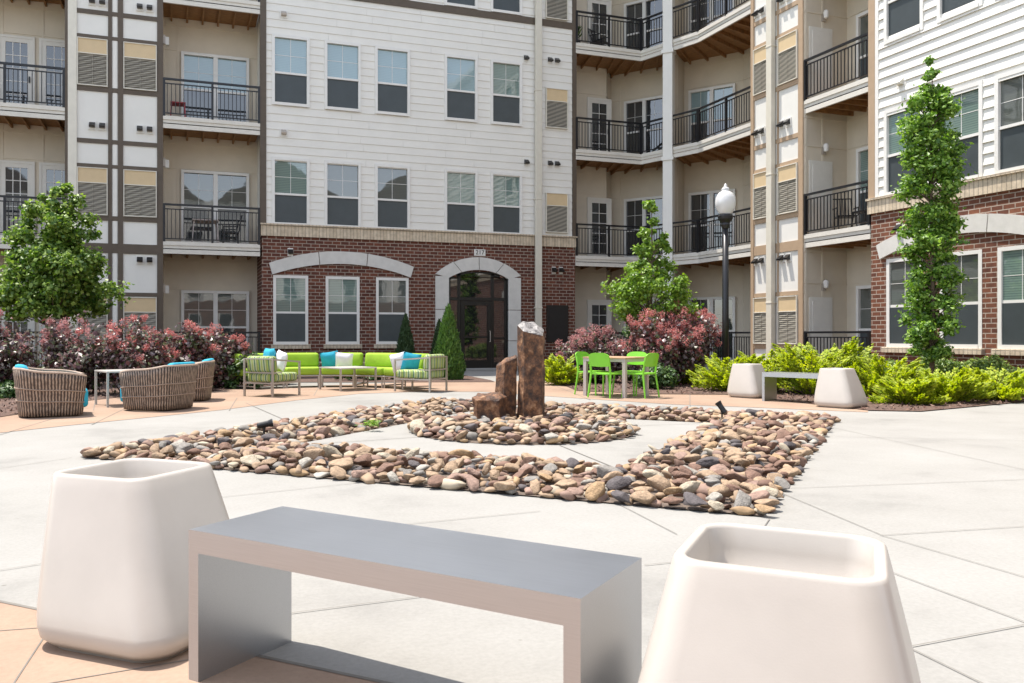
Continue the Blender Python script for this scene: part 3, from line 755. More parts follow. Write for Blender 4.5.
# balconies ------------------------------------------------------------
def balcony(front, back, floors, name='balcony', railings=True, ground_rail=True, joist_dir=None):
    """front: open edge polyline (left to right), back: the wall polyline behind it"""
    for f in floors:
        z = FL[f]
        if f == 0:
            if ground_rail:
                p = MB(); p.prism([*front, *back[::-1]], 0.0, 0.10); pt = B('patio', p, 'concrete')
                q = MB(); railing(q, front, 0.12); B('railing', q, 'black_metal', parent=pt)
            continue
        s = MB(); s.prism([*front, *back[::-1]], z-0.05, z-0.012)
        for a, b in zip(front, front[1:]):
            a = Vector((*a, 0)); b = Vector((*b, 0)); d = (b-a).normalized(); n = Vector((d.y, -d.x, 0))
            if n.dot(a) > 0: n = -n
            s.add([(*(a).xy, z-0.34), (*(b).xy, z-0.34), (*(b).xy, z), (*(a).xy, z), (*(a-n*0.06).xy, z-0.34), (*(b-n*0.06).xy, z-0.34), (*(b-n*0.06).xy, z), (*(a-n*0.06).xy, z)],
                  [(0,1,2,3),(4,7,6,5),(0,4,5,1),(3,2,6,7),(0,3,7,4),(1,5,6,2)])
            s.add([(*(a+n*0.025).xy, z-0.10), (*(b+n*0.025).xy, z-0.10), (*(b+n*0.025).xy, z+0.012), (*(a+n*0.025).xy, z+0.012), (*(a-n*0.001).xy, z-0.10), (*(b-n*0.001).xy, z-0.10), (*(b-n*0.001).xy, z+0.012), (*(a-n*0.001).xy, z+0.012)],
                  [(0,1,2,3),(4,7,6,5),(0,4,5,1),(3,2,6,7),(0,3,7,4),(1,5,6,2)])
        bo = B('balcony', s, 'fascia')
        dk = MB(); dk.prism([*front, *back[::-1]], z-0.011, z-0.003); B('deck', dk, 'tan_trim', parent=bo)
        dk = MB(); dk.prism([*front, *back[::-1]], z-0.215, z-0.19); B('soffit_boards', dk, 'wood', parent=bo)
        j = MB()
        fa = [Vector((*p, 0)) for p in front]; ba = [Vector((*p, 0)) for p in back]
        def along(pl, t):
            L = [(q-p).length for p, q in zip(pl, pl[1:])]; T = t*sum(L)
            for (p, q), l in zip(zip(pl, pl[1:]), L):
                if T <= l: return p+(q-p)*(T/l)
                T -= l
            return pl[-1]
        tot = sum((q-p).length for p, q in zip(fa, fa[1:])); n = max(3, int(tot/0.42))
        for i in range(n):
            t = (i+0.5)/n; a = along(fa, t); b = along(ba, t); d = (b-a).normalized()
            j.bar((a+d*0.075)+Vector((0,0,z-0.275)), b+Vector((0,0,z-0.275)), 0.05, 0.115)
        B('joists', j, 'wood', parent=bo)
        q = MB(); railing(q, front, z); B('railing', q, 'black_metal', parent=bo)
def board_wall(w, u0, u1, z0, z1, battens=(), zb=()):
    mb = MB(); wbox(mb, w, u0, u1, z0, z1, -0.1, 0)
    for u in battens: wbox(mb, w, u-0.03, u+0.03, z0, z1, 0, 0.022)
    for z in zb: wbox(mb, w, u0, u1, z-0.03, z+0.03, 0, 0.020)
    B('recess_wall', mb, 'cream_wall')
zbs = [f+2.42 for f in FL]+[f-0.42 for f in FL[1:]]
RD = 1.5
# bay between pilaster and centre block
WB = W((0, YC+RD), (1,0), (0,-1))
a0, a1 = -0.25, 2.46
board_wall(WB, a0-0.2, a1+0.25, 0, ROOF, (a0+0.42,), zbs)
sw = MB(); sw.box(a0-0.12, a0, YC, YC+RD+0.1, 0, ROOF); B('recess_wall', sw, 'cream_wall')
balcony([(a0, YC-0.02), (a1, YC-0.02)], [(a0, YC+RD), (a1, YC+RD)], (0,1,2,3))
for f in FL:
    window(WB, 0.32, 2.20, f+0.18, f+2.30, glass='glass_sky_tint' if 7 < f < 8 else 'glass_curtain', lower='glass_dark', rail=0.5, mull=0.13, depth=0.04, off=0.052)
# sconces on the side wall
for f in FL[:3]:
    s = MB(); s.box(a0, a0+0.06, YC+0.5, YC+0.62, f+2.25, f+2.5); so_ = B('wall_sconce', s, 'frame_metal')
    s = MB(); s.box(a0+0.06, a0+0.16, YC+0.50, YC+0.62, f+2.22, f+2.45); B('lamp_glass', s, 'white_trim', parent=so_)
# far left bay and what continues beyond the frame
l0, l1 = -7.2, -2.73
board_wall(WB, l0, l1+0.05, 0, ROOF, (-6.2, -5.2, -4.6, -3.55), zbs)
sw = MB(); sw.box(l1-0.02, l1+0.1, YC+0.01, YC+RD, 0, ROOF); sw.box(-2.80, -2.731, YC-0.04, YC+0.05, 0, ROOF); B('corner_trim', sw, 'dark_trim')
balcony([(l0, YC-0.02), (l1-0.07, YC-0.02)], [(l0, YC+RD), (l1-0.07, YC+RD)], (0,1,2,3))
for f in FL:
    x0 = onY(1, 60, YC+RD)[0]; x1 = onY(37, 60, YC+RD)[0]
    french_door(WB, x0, x1-0.12, f+0.05, f+2.25)
    x0 = onY(42, 60, YC+RD)[0]; x1 = onY(78, 60, YC+RD)[0]
    french_door(WB, x0, x1-0.1, f+0.05, f+2.25, handle=False)
sd = MB(); siding(sd, WC, -16, l0, 4.45, ROOF, ()); B('siding_wall', sd, 'siding')
bw = MB(); wall(bw, WC, -16, l0, 0, 4.45, ()); bw.box(-16, -15.98, YC, YC+10, 0, ROOF); B('brick_wall', bw, 'brick_x')
co = MB(); co.box(-15.9, l0-0.05, YC+0.1, YC+14, 0, ROOF); co.box(l0-0.04, l1+0.02, YC+RD+0.101, YC+14, 0, ROOF); co.box(a0-0.12, a1+0.3, YC+RD+0.101, YC+14, 0, ROOF); B('inner_wall', co, 'cream_wall')
# right bay beside the wing
XB = XW+1.45
WBR = W((XB, 0), (0,1), (-1,0))
r0, r1 = 15.90, 18.14
board_wall(WBR, r0-0.1, r1+0.05, 0, ROOF, (), zbs)
SWR = W((0, r1), (1,0), (0,-1))
board_wall(SWR, XW+0.0, XB, 0, ROOF, (XW+0.06, XW+0.62), zbs)
balcony([(XW+0.02, r1-0.0), (XW+0.02, r0)], [(XB, r1), (XB, r0)], (0,1,2,3))
for f in FL:
    window(WBR, r0+0.25, r0+1.75, f+0.2, f+2.25, depth=0.03, off=0.052)
    s = MB(); wbox(s, SWR, XW+0.16, XW+0.92, f+0.05, f+2.02, 0.0, 0.04); cd = B('closet_door', s, 'door_white')
    s = MB(); wbox(s, SWR, XW+0.24, XW+0.84, f+0.15, f+1.92, 0.04, 0.052); B('door_panel', s, 'door_white', parent=cd, bevel=0.008)
    s = MB(); wbox(s, SWR, XW+0.58, XW+0.70, f+2.2, f+2.4, 0.0, 0.05); so_ = B('wall_sconce', s, 'frame_metal')
    s = MB(); s.lathe([(0.01,-0.13),(0.06,-0.1),(0.075,0.05),(0.05,0.1),(0.01,0.11)], 10, SWR.P(XW+0.64, f+2.38, 0.11)); B('lamp_glass', s, 'white_trim', parent=so_)
# corner bay: bends round from the centre block to the right pilaster
fp = [(12.88, 25.40), (15.40, 25.40), (16.17, 23.15), (16.17, 20.27)]
bp_ = [(12.92, 26.9), (14.85, 26.9), (15.45, 27.6), (18.35, 23.7), (18.35, 20.27)]
balcony(fp, bp_, (0,1,2,3))
def segwall(p, q, **k):
    p = Vector(p); q = Vector(q); d = (q-p).normalized(); n = Vector((d.y, -d.x))
    if n.dot(p) > 0: n = -n
    return W(p, d, n), (q-p).length
for i, (p, q) in enumerate(zip(bp_, bp_[1:])):
    w, L = segwall(p, q)
    board_wall(w, -0.02, L+0.02, 0, ROOF, {0: (0.3,), 1: (), 2: (0.35, 2.3), 3: ()}[i], zbs)
    for f in FL:
        if i == 0:
            u0 = onY(588.5, 100, 26.9)[0]-12.92; u1 = onY(609, 100, 26.9)[0]-12.92
            french_door(w, u0, u1, f+0.05, f+2.2, 2, 5); 
            u0 = onY(566, 100, 26.9)[0]-12.92
            french_door(w, max(0.06, u0-0.5), u0+0.55, f+0.05, f+2.2, 2, 5, False) if False else None
        if i == 2:
            window(w, 0.62, 2.05, f+0.2, f+2.25, glass='glass_dark', lower='glass_dark', mull=0.13, depth=0.04, off=0.052)
            window(w, 3.05, 4.55, f+0.2, f+2.25, glass='glass_dark' if f < 7 or f > 8 else 'glass_sky_tint', lower='glass_dark', mull=0.13, depth=0.04, off=0.052)
            s = MB(); wbox(s, w, 2.05, 2.25, f+2.9 if f > 1 else f+2.6, f+3.1 if f > 1 else f+2.8, 0, 0.2); B('exhaust_vent', s, 'cream_trim') if f < 11 else None
# divider wall behind the column and the column itself
cpos = Vector((15.40, 25.4)).lerp(Vector((16.17, 23.15)), 0.50)
wpt = Vector(bp_[2]).lerp(Vector(bp_[3]), 0.56)
dv, L = W(cpos, (wpt-cpos).normalized(), ((wpt-cpos).normalized().y, -(wpt-cpos).normalized().x)), (wpt-cpos).length
s = MB(); wbox(s, dv, 0.25, L, 0, ROOF, -0.08, 0.08); wbox(s, dv, 0.8, 0.86, 0, ROOF, -0.09, 0.09); B('divider_wall', s, 'cream_wall')
s = MB(); wbox(s, dv, -0.16, 0.16, 0.1, ROOF, -0.16, 0.16)
for f in FL[1:]: wbox(s, dv, -0.2, 0.2, f-0.42, f-0.3, -0.2, 0.2)
B('balcony_column', s, 'panel_white')
cb = MB(); cb.prism([(12.9,27.02),(14.8,27.02),(15.45,27.75),(18.5,23.8),(18.5,20.4),(28,20.4),(28,38),(12.9,38)], 0, ROOF-0.01); B('inner_wall', cb, 'cream_wall')
cb = MB(); cb.box(XB+0.11, 28, 15.9, 18.15, 0, ROOF-0.01); cb.box(XW+0.0, 18.4, 20.2, 20.27, 0, ROOF-0.01); B('inner_wall', cb, 'cream_wall')
# brown corner post on the centre block side, roof and parapet
rf = MB()
rf.prism([(-16.3,YC-0.4),(cx1+0.2,YC-0.4),(15.2,YC-0.5),(15.7,23.0),(XW-0.45,20.5),(XW-0.45,wy0-0.3),(28.5,wy0-0.3),(28.5,40),(-16.3,40)], ROOF, ROOF+0.35)
B('roof_eave', rf, 'white_trim')
rf = MB()
rf.prism([(-15.6,YC+0.6),(16.6,YC+0.6),(17.2,20.5),(17.2,wy0),(27.5,wy0),(27.5,39),(-15.6,39)], ROOF+0.351, ROOF+1.3)
B('roof', rf, 'dark_trim')
# step in front of the door
sp_ = MB(); sp_.prism([(8.1,25.38),(10.7,25.38),(10.9,24.3),(7.9,24.3)], 0.0, 0.05); B('door_step', sp_, 'concrete')

# ------------------------------------------------------------------ opposite building (seen only mirrored in the glass)
ob = thing('apartment_building', 'white-sided apartment building across the courtyard, behind the viewer, mirrored in the windows', 'building', (5, -24, 0))
WO = W((0, -22.5), (-1, 0), (0, 1))
def OB(name, mb, mat, parent=ob, **k): return mb.build(name, mat, parent, world=True, **k)
s = MB(); s.box(-22, 30, -36, -22.6, 0, 12.8); OB('wall', s, 'siding')
s = MB(); s.box(-22, 30, -22.6, -22.5, 0, 4.1); OB('brick_base', s, 'brick_x')
s = MB()
for x0 in (-20, -8, 4, 16): s.add([(x0-0.5,-22.2,12.8),(x0+10.5,-22.2,12.8),(x0+5,-22.2,16.5),(x0-0.5,-36,12.8),(x0+10.5,-36,12.8),(x0+5,-36,16.5)], [(0,1,2),(3,5,4),(0,2,5,3),(1,4,5,2),(0,3,4,1)])
OB('roof', s, 'dark_trim')
for x in np.arange(-19, 29, 2.6):
    for z in (0.9, 4.5, 8.1):
        s = MB(); wbox(s, WO, -x-0.62, -x+0.62, z-0.07, z+2.07, 0, 0.06); wf = OB('window', s, 'white_trim')
        s = MB(); wbox(s, WO, -x-0.5, -x+0.5, z, z+0.95, 0.06, 0.07); wbox(s, WO, -x-0.5, -x+0.5, z+1.03, z+2.0, 0.06, 0.07); OB('pane', s, 'glass_dark', parent=wf)

# ------------------------------------------------------------------ planters and benches
def rrect(hx, hy, r, n=8):
    pts = []
    for cx, cy, a0 in ((hx-r, hy-r, 0), (-hx+r, hy-r, 90), (-hx+r, -hy+r, 180), (hx-r, -hy+r, 270)):
        for i in range(n+1):
            a = R(a0+90*i/n); pts.append((cx+r*math.cos(a), cy+r*math.sin(a)))
    return pts
def planter(label, loc, rz, off=(0.0, 0.0), base=0.285, top=0.205, H=0.6):
    t = thing('tapered_planter', label, 'planter', loc, rz, 'white tapered planters beside the benches')
    rings = []
    prof = [(0.0, base-0.045), (0.018, base-0.045), (0.02, base-0.028), (0.045, base-0.006), (0.08, base), (0.10, base)]
    N = 12
    for i in range(1, N+1):
        s = i/N; z = 0.10+(H-0.10-0.012)*s
        prof.append((z, base+(top-base)*(s**1.15)))
    prof += [(H-0.005, top-0.0025), (H-0.001, top-0.006), (H, top-0.010), (H, top-0.024), (H-0.003, top-0.028), (H-0.01, top-0.030), (H-0.06, top-0.036), (0.44, top-0.038), (0.435, top-0.06)]
    vs, fs = [], []
    for q, (z, hw) in enumerate(prof):
        s = max(0, (z-0.08)/(H-0.08))
        rr = 0.11-0.03*s
        if q > len(prof)-7: rr = 0.065
        ox, oy = off[0]*s, off[1]*s
        vs += [(x+ox, y+oy, z) for x, y in rrect(hw, hw, min(rr, hw-0.01))]
    n = len(rrect(1, 1, .1))
    for i in range(len(prof)-1):
        for j in range(n): fs.append((i*n+j, i*n+(j+1)%n, (i+1)*n+(j+1)%n, (i+1)*n+j))
    fs += [tuple(range(n))[::-1], tuple(range((len(prof)-1)*n, len(prof)*n))]
    mb = MB(); mb.add(vs, fs); mb.build('shell', 'planter_plastic', t, smooth=True)
    # soft moulded panel line low on the front
    return t
A_C = -TH                           # camera-frame angles -> world angles
planter('large white tapered planter at the left front, standing left of the steel bench', CC(-1.185, 3.14), A_C+R(-22), (-0.155, 0.085), base=0.30, top=0.228)
planter('large white tapered planter at the right front corner, cut off by the bottom edge', CC(0.755, 2.00), A_C+R(-26), (0.0, 0.05), base=0.335, top=0.232)
planter('small far white planter at the lamp post end of the distant bench', CC(5.12, 15.0), A_C+R(38), (0.03, 0.08), base=0.31)
planter('small far white planter at the juniper end of the distant bench', CC(5.83, 12.95), A_C+R(38), (0.03, 0.08), base=0.31)
def bench(label, corner, rz, L=1.36, Wd=0.43, H=0.49):
    t = thing('metal_bench', label, 'bench', corner, rz, 'backless metal benches between planters')
    s = MB(); s.box(0, L, 0, Wd, H-0.072, H); s.build('seat', 'brushed_steel', t)
    for x in (0, L-0.045):
        s = MB(); s.box(x, x+0.045, 0.0, Wd, 0, H-0.072); s.build('leg', 'brushed_steel', t)
    return t
c0 = Vector((0.05, 2.85, 0)); c1 = Vector((0.92, 1.79, 0))
bench('near brushed steel bench in the foreground between two large planters', c0, math.atan2((c1-c0).y, (c1-c0).x), L=(c1-c0).length)
fc0 = G(762, 401.3); fc1 = G(815, 404.6)
bench('distant grey metal bench between two small planters in front of the junipers', fc0, math.atan2((fc1-fc0).y, (fc1-fc0).x), L=(fc1-fc0).length+0.12)

# ------------------------------------------------------------------ river stones
def stone_mesh(seed, sub=2):
    bm = bmesh.new(); bmesh.ops.create_icosphere(bm, subdivisions=sub, radius=1)
    r = random.Random(seed)
    sc = Vector((1, r.uniform(0.55, 0.85), r.uniform(0.26, 0.46)))
    planes = [(Vector((r.gauss(0,1), r.gauss(0,1), r.gauss(0,0.7))).normalized(), r.uniform(0.45, 0.8)) for _ in range(10)]
    off = Vector((r.uniform(0,50),)*3)
    for v in bm.verts:
        p = v.co.copy()
        for n, d in planes:
            e = p.dot(n)-d
            if e > 0: p -= n*e*0.93
        p *= 1.12+0.16*noise.noise(p*1.7+off)+0.05*noise.noise(p*4.5+off)
        v.co = Vector((p.x*sc.x, p.y*sc.y, p.z*sc.z))
    me = bpy.data.meshes.new('river_stone'); bm.to_mesh(me); bm.free()
    me.polygons.foreach_set('use_smooth', [True]*len(me.polygons))
    return me
cen = (SQ[0]+SQ[1]+SQ[2]+SQ[3])/4
CIRC = Vector((3.80, 8.85, 0)); CR = 1.33
def sq_uv(p):
    # bilinear-ish coordinates inside the square: distances from the four sides
    ds = []
    for i in range(4):
        a, b = SQ[i], SQ[(i+1)%4]; d = (b-a).normalized(); n = Vector((-d.y, d.x, 0)); ds.append((p-a).dot(n))
    return ds
BW = 1.34
def in_bed(p, m=0.0):
    ds = sq_uv(p)
    if min(ds) > m and min(ds) < BW-m: return 'border'
    if (p-CIRC).length < CR-m: return 'circle'
    return None
# dark bed under the stones
sheet('rock_bed_base', [p+(cen-p).normalized()*0.06 for p in SQ], 0.010, 'bed_soil')
inner = []
for i in range(4):
    a, b, c_ = SQ[i-1], SQ[i], SQ[(i+1)%4]
    d1 = (b-a).normalized(); n1 = Vector((-d1.y, d1.x, 0)); d2 = (c_-b).normalized(); n2 = Vector((-d2.y, d2.x, 0))
    # intersection of both inset lines
    p1 = b+n1*BW; p2 = b+n2*BW
    den = d1.x*d2.y-d1.y*d2.x; tt = ((p2-p1).x*d2.y-(p2-p1).y*d2.x)/den
    inner.append(p1+d1*tt)
s = MB(); s.prism([(p.x, p.y) for p in inner], 0.0, 0.022); tag(s.build('rock_bed_island', 'concrete'), kind='structure')
jm2 = MB()
def joint2(a, b, w=0.012):
    d = (b-a).normalized(); n = Vector((-d.y, d.x, 0))*w/2; z = 0.027
    jm2.add([(*(a-n).xy, z), (*(b-n).xy, z), (*(b+n).xy, z), (*(a+n).xy, z)], [(0,1,2,3)])
for i in range(4): joint2(CIRC+(inner[i]-CIRC).normalized()*(CR+0.02), inner[i])
tag(jm2.build('paving_joints', 'joint'), kind='structure')
sheet('rock_bed_base', [CIRC+Vector((math.cos(a)*(CR-0.05), math.sin(a)*(CR-0.05), 0)) for a in np.linspace(0, 2*math.pi, 40, endpoint=False)], 0.026, 'bed_soil')
xs = [p.x for p in SQ]; ys = [p.y for p in SQ]
def scatter(layer, smin, smax, spacing, tries, base_z):
    cell = {}; outl = []
    for _ in range(tries):
        p = Vector((random.uniform(min(xs), max(xs)), random.uniform(min(ys), max(ys)), 0))
        sz = random.uniform(smin, smax) if random.random() < 0.85 else random.uniform(smax, smax*1.4)
        bed = in_bed(p, sz*0.45)
        if not bed: continue
        k = (int(p.x/0.2), int(p.y/0.2)); ok = True
        for i in (-1,0,1):
            for j in (-1,0,1):
                for q, s2 in cell.get((k[0]+i, k[1]+j), ()):
                    if (q-p).length < (sz+s2)*spacing: ok = False; break
                if not ok: break
            if not ok: break
        if not ok: continue
        cell.setdefault(k, []).append((p, sz))
        edge = min(abs(v) for v in (*sq_uv(p), *[x-BW for x in sq_uv(p)])) if bed == 'border' else CR-(p-CIRC).length
        outl.append((p.x, p.y, base_z+(0.03 if bed == 'circle' else 0)+min(0.05, max(0, edge)*0.12)*layer, sz, bed))
    return outl
low = scatter(0, 0.05, 0.09, 0.70, 30000, 0.018)
top = scatter(1, 0.055, 0.10, 0.74, 40000, 0.040)
kinds = list(STONES); wts = [8, 1.9, 2.2, 4.8, 1.6, 2.6, 0.9, 0.6]
meshes = [stone_mesh(100+i, 3) for i in range(14)]
light = [stone_mesh(100+i, 2) for i in range(14)]
top.sort(key=lambda s_: s_[3]/math.hypot(s_[0], s_[1]-0.0), reverse=True)
def rot_(): return (random.gauss(0, 0.26), random.gauss(0, 0.26), random.uniform(0, 6.283))
matmesh = {}
for i, (x, y, z, sz, bed) in enumerate(top[:300]):
    k = random.choices(kinds, wts)[0]; v = random.randrange(14)
    if (v, k) not in matmesh:
        me = meshes[v].copy(); me.materials.append(M['stone_'+k]); matmesh[(v, k)] = me
    o = bpy.data.objects.new('river_stone', matmesh[(v, k)]); C.objects.link(o)
    o.location = (x, y, z+sz*0.1); o.scale = (sz, sz, sz); o.rotation_euler = rot_()
    where = 'square rock border of the plaza' if bed == 'border' else 'round rock bed around the basalt columns'
    tag(o, 'smooth %s river stone lying in the %s' % (k, where), 'stone', '%s river stones in the %s' % (k, where))
# the many smaller ones as one heap
def np_mesh(me):
    n = len(me.vertices); v = np.empty(n*3, 'f'); me.vertices.foreach_get('co', v)
    f = np.empty(len(me.polygons)*3, 'i'); me.polygons.foreach_get('vertices', f)
    return v.reshape(-1, 3), f.reshape(-1, 3)
lm = [np_mesh(m_) for m_ in light]
def heap(name, items, label, cat):
    V, F_, MI = [], [], []; k0 = 0
    for (x, y, z, sz, bed) in items:
        v, f = lm[random.randrange(14)]
        mt = Matrix.Translation((x, y, z+sz*0.1)) @ Matrix.Rotation(random.uniform(0,6.28), 4, 'Z') @ Matrix.Rotation(random.gauss(0,.28), 4, 'X') @ Matrix.Rotation(random.gauss(0,.28), 4, 'Y')
        A = np.array(mt)[:3, :3]*sz; t_ = np.array(mt)[:3, 3]
        V.append(v @ A.T + t_); F_.append(f+k0); k0 += len(v)
        MI.append(np.full(len(f), kinds.index(random.choices(kinds, wts)[0])))
    V = np.concatenate(V); F_ = np.concatenate(F_); MI = np.concatenate(MI)
    return npobj(name, V, F_, ['stone_'+k for k in kinds], MI, True)
def npobj(name, V, F_, mats, MI=None, smooth=False, parent=None):
    me = bpy.data.meshes.new(name); k = F_.shape[1]
    me.vertices.add(len(V)); me.vertices.foreach_set('co', V.astype('f').ravel())
    me.loops.add(F_.size); me.loops.foreach_set('vertex_index', F_.astype('i').ravel())
    me.polygons.add(len(F_)); me.polygons.foreach_set('loop_start', np.arange(0, F_.size, k, dtype='i'))
    me.polygons.foreach_set('loop_total', np.full(len(F_), k, dtype='i'))
    for m_ in mats: me.materials.append(M[m_])
    if MI is not None: me.polygons.foreach_set('material_index', MI.astype('i'))
    if smooth: me.polygons.foreach_set('use_smooth', [True]*len(F_))
    me.update(calc_edges=True); me.validate()
    o = bpy.data.objects.new(name, me); C.objects.link(o)
    if parent: o.parent = parent
    return o
tag(heap('river_stones', low+top[300:], '', ''), 'mixed brown, tan and grey river stones filling the rock beds', 'stones', kind='stuff')

# ------------------------------------------------------------------ basalt columns
def basalt_col(label, base, poly, H, slope, lean=(0, 0), cap='cut_stone', seed=1, taper=0.97):
    t = thing('basalt_column', label, 'rock column', base, 0, 'basalt columns standing in the round rock bed')
    r = random.Random(seed); n = len(poly); L = 16; vs, fs = [], []
    # subdivide the outline for a rough surface
    pl = []
    for i in range(n):
        a = Vector(poly[i]); b = Vector(poly[(i+1)%n])
        for k in range(5): pl.append(a.lerp(b, k/5))
    m_ = len(pl)
    for j in range(L+1):
        s_ = j/L
        for p in pl:
            top_ = H+slope[0]*p.x+slope[1]*p.y
            z = -0.05+(top_+0.05)*s_
            nz = noise.noise(Vector((p.x*5+seed*7, p.y*5, z*4)))*0.022+noise.noise(Vector((p.x*14+seed*3, p.y*14, z*9)))*0.014
            sc = 1-(1-taper)*s_+nz/0.16*0.9
            vs.append((p.x*sc+lean[0]*s_, p.y*sc+lean[1]*s_, z))
    for j in range(L):
        for i in range(m_): fs.append((j*m_+i, j*m_+(i+1)%m_, (j+1)*m_+(i+1)%m_, (j+1)*m_+i))
    fs.append(tuple(range(m_))[::-1])
    s = MB(); s.add(vs, fs); s.build('shaft', 'basalt', t)
    # cut top: a rough low dome
    k0 = [Vector(v) for v in vs[-m_:]]; c_ = sum(k0, Vector())/m_
    cv = [*k0]; cf = []
    for q, (f_, h_) in enumerate(((0.98, 0.006), (0.85, 0.02), (0.5, 0.03), (0.2, 0.025))):
        for p in k0: 
            pp = c_.lerp(p, f_); pp.z += h_*1.0+noise.noise(pp*9+Vector((seed, 0, 0)))*0.035; cv.append(pp)
    for q in range(4):
        for i in range(m_): cf.append((q*m_+i, q*m_+(i+1)%m_, (q+1)*m_+(i+1)%m_, (q+1)*m_+i))
    cf.append(tuple(range(4*m_, 5*m_)))
    s = MB(); s.add(cv, cf); s.build('cut_top', cap, t)
    return t
bc = CC(0.80, 10.10)
def cpoly(pts): # camera-frame offsets -> world
    return [(x*CT+y*ST, -x*ST+y*CT) for x, y in pts]
def csl(a, b): return (a*CT+b*ST, -a*ST+b*CT)
basalt_col('tallest rust-brown basalt column with pale grey cut top', bc, cpoly([(-0.17,0.0),(-0.10,-0.14),(0.12,-0.15),(0.17,0.03),(0.06,0.17),(-0.10,0.14)]), 1.20, csl(-0.22, 0.42), (0.0, 0), seed=2)
basalt_col('medium dark brown basalt column close behind the left side of the tallest one', bc+CC(-0.30, 0.10), cpoly([(-0.14,-0.02),(-0.04,-0.13),(0.11,-0.1),(0.13,0.1),(-0.04,0.14)]), 0.80, csl(0.45, 0.1), (0.02, 0), 'basalt', seed=5)
basalt_col('lowest blocky basalt stump with a flat top at the left of the group', bc+CC(-0.50, -0.16), cpoly([(-0.21,-0.05),(-0.17,-0.14),(0.10,-0.13),(0.20,0.04),(0.10,0.15),(-0.15,0.13)]), 0.38, csl(-0.02, 0.25), (0, 0), 'basalt', seed=9)
# black spotlights on stakes
def spotlight(label, p, rz, tilt=R(20)):
    t = thing('garden_spotlight', label, 'spotlight', p, rz, 'black spotlights in the rock bed'); t.scale = (0.8, 0.8, 0.8)
    s = MB(); s.tube([(0,0,0),(0,0,0.17)], 0.014, 8); s.box(-0.02,0.02,-0.012,0.012,0.14,0.20); s.build('stake', 'black_metal', t)
    d = Vector((math.cos(tilt), 0, math.sin(tilt))); a = Vector((0,0,0.20))
    s = MB(); s.tube([a-d*0.09, a-d*0.075, a+d*0.06, a+d*0.10, a+d*0.115], [0.028, 0.04, 0.042, 0.052, 0.054], 14); s.build('lamp_head', 'black_metal', t, smooth=False)
    s = MB(); s.tube([a+d*0.1155, a+d*0.118], 0.045, 14); s.build('lens', 'glass_dark', t)
spotlight('black garden spotlight among the stones near the left corner of the rock bed', G(264, 440, 0.03), A_C+R(10), R(12))
spotlight('black garden spotlight among the stones near the right corner of the rock bed', G(722, 421, 0.03), A_C+R(150), R(55))

# ------------------------------------------------------------------ foliage tools
def frames(nrm):
    a = np.where(np.abs(nrm[:, 2:3]) < 0.9, np.array([[0, 0, 1.0]]), np.array([[1.0, 0, 0]]))
    t = np.cross(nrm, a); t /= np.linalg.norm(t, axis=1, keepdims=True)+1e-9
    b = np.cross(nrm, t)
    th = rng.uniform(0, 2*np.pi, (len(nrm), 1))
    return t*np.cos(th)+b*np.sin(th), -t*np.sin(th)+b*np.cos(th)
def leaf_obj(name, P, N, S, mat, parent, aspect=0.6, fold=0.15, dirs=None):
    N = N/(np.linalg.norm(N, axis=1, keepdims=True)+1e-9)
    T, Bn = frames(N)
    if dirs is not None:
        T = dirs/(np.linalg.norm(dirs, axis=1, keepdims=True)+1e-9); Bn = np.cross(N, T); Bn /= np.linalg.norm(Bn, axis=1, keepdims=True)+1e-9
    S = S[:, None]
    v0 = P-T*S*0.5; v2 = P+T*S*0.5
    v1 = P+Bn*S*aspect*0.5-N*S*fold-T*S*0.08; v3 = P-Bn*S*aspect*0.5-N*S*fold-T*S*0.08
    V = np.stack([v0, v1, v2, v3], 1).reshape(-1, 3)
    k = np.arange(len(P))[:, None]*4
    F_ = np.concatenate([k+np.array([[0, 1, 2]]), k+np.array([[0, 2, 3]])], 0)
    return npobj(name, V, F_, [mat], parent=parent)
def clump_points(centres, radii, n, flat=1.0, shell=0.55):
    idx = rng.integers(0, len(centres), n)
    d = rng.normal(size=(n, 3)); d /= np.linalg.norm(d, axis=1, keepdims=True)
    r = (shell+(1-shell)*rng.random(n))**1.0
    r = np.where(rng.random(n) < 0.25, rng.random(n), r)
    P = centres[idx]+d*(radii[idx]*r)[:, None]*np.array([1, 1, flat])
    return P, d
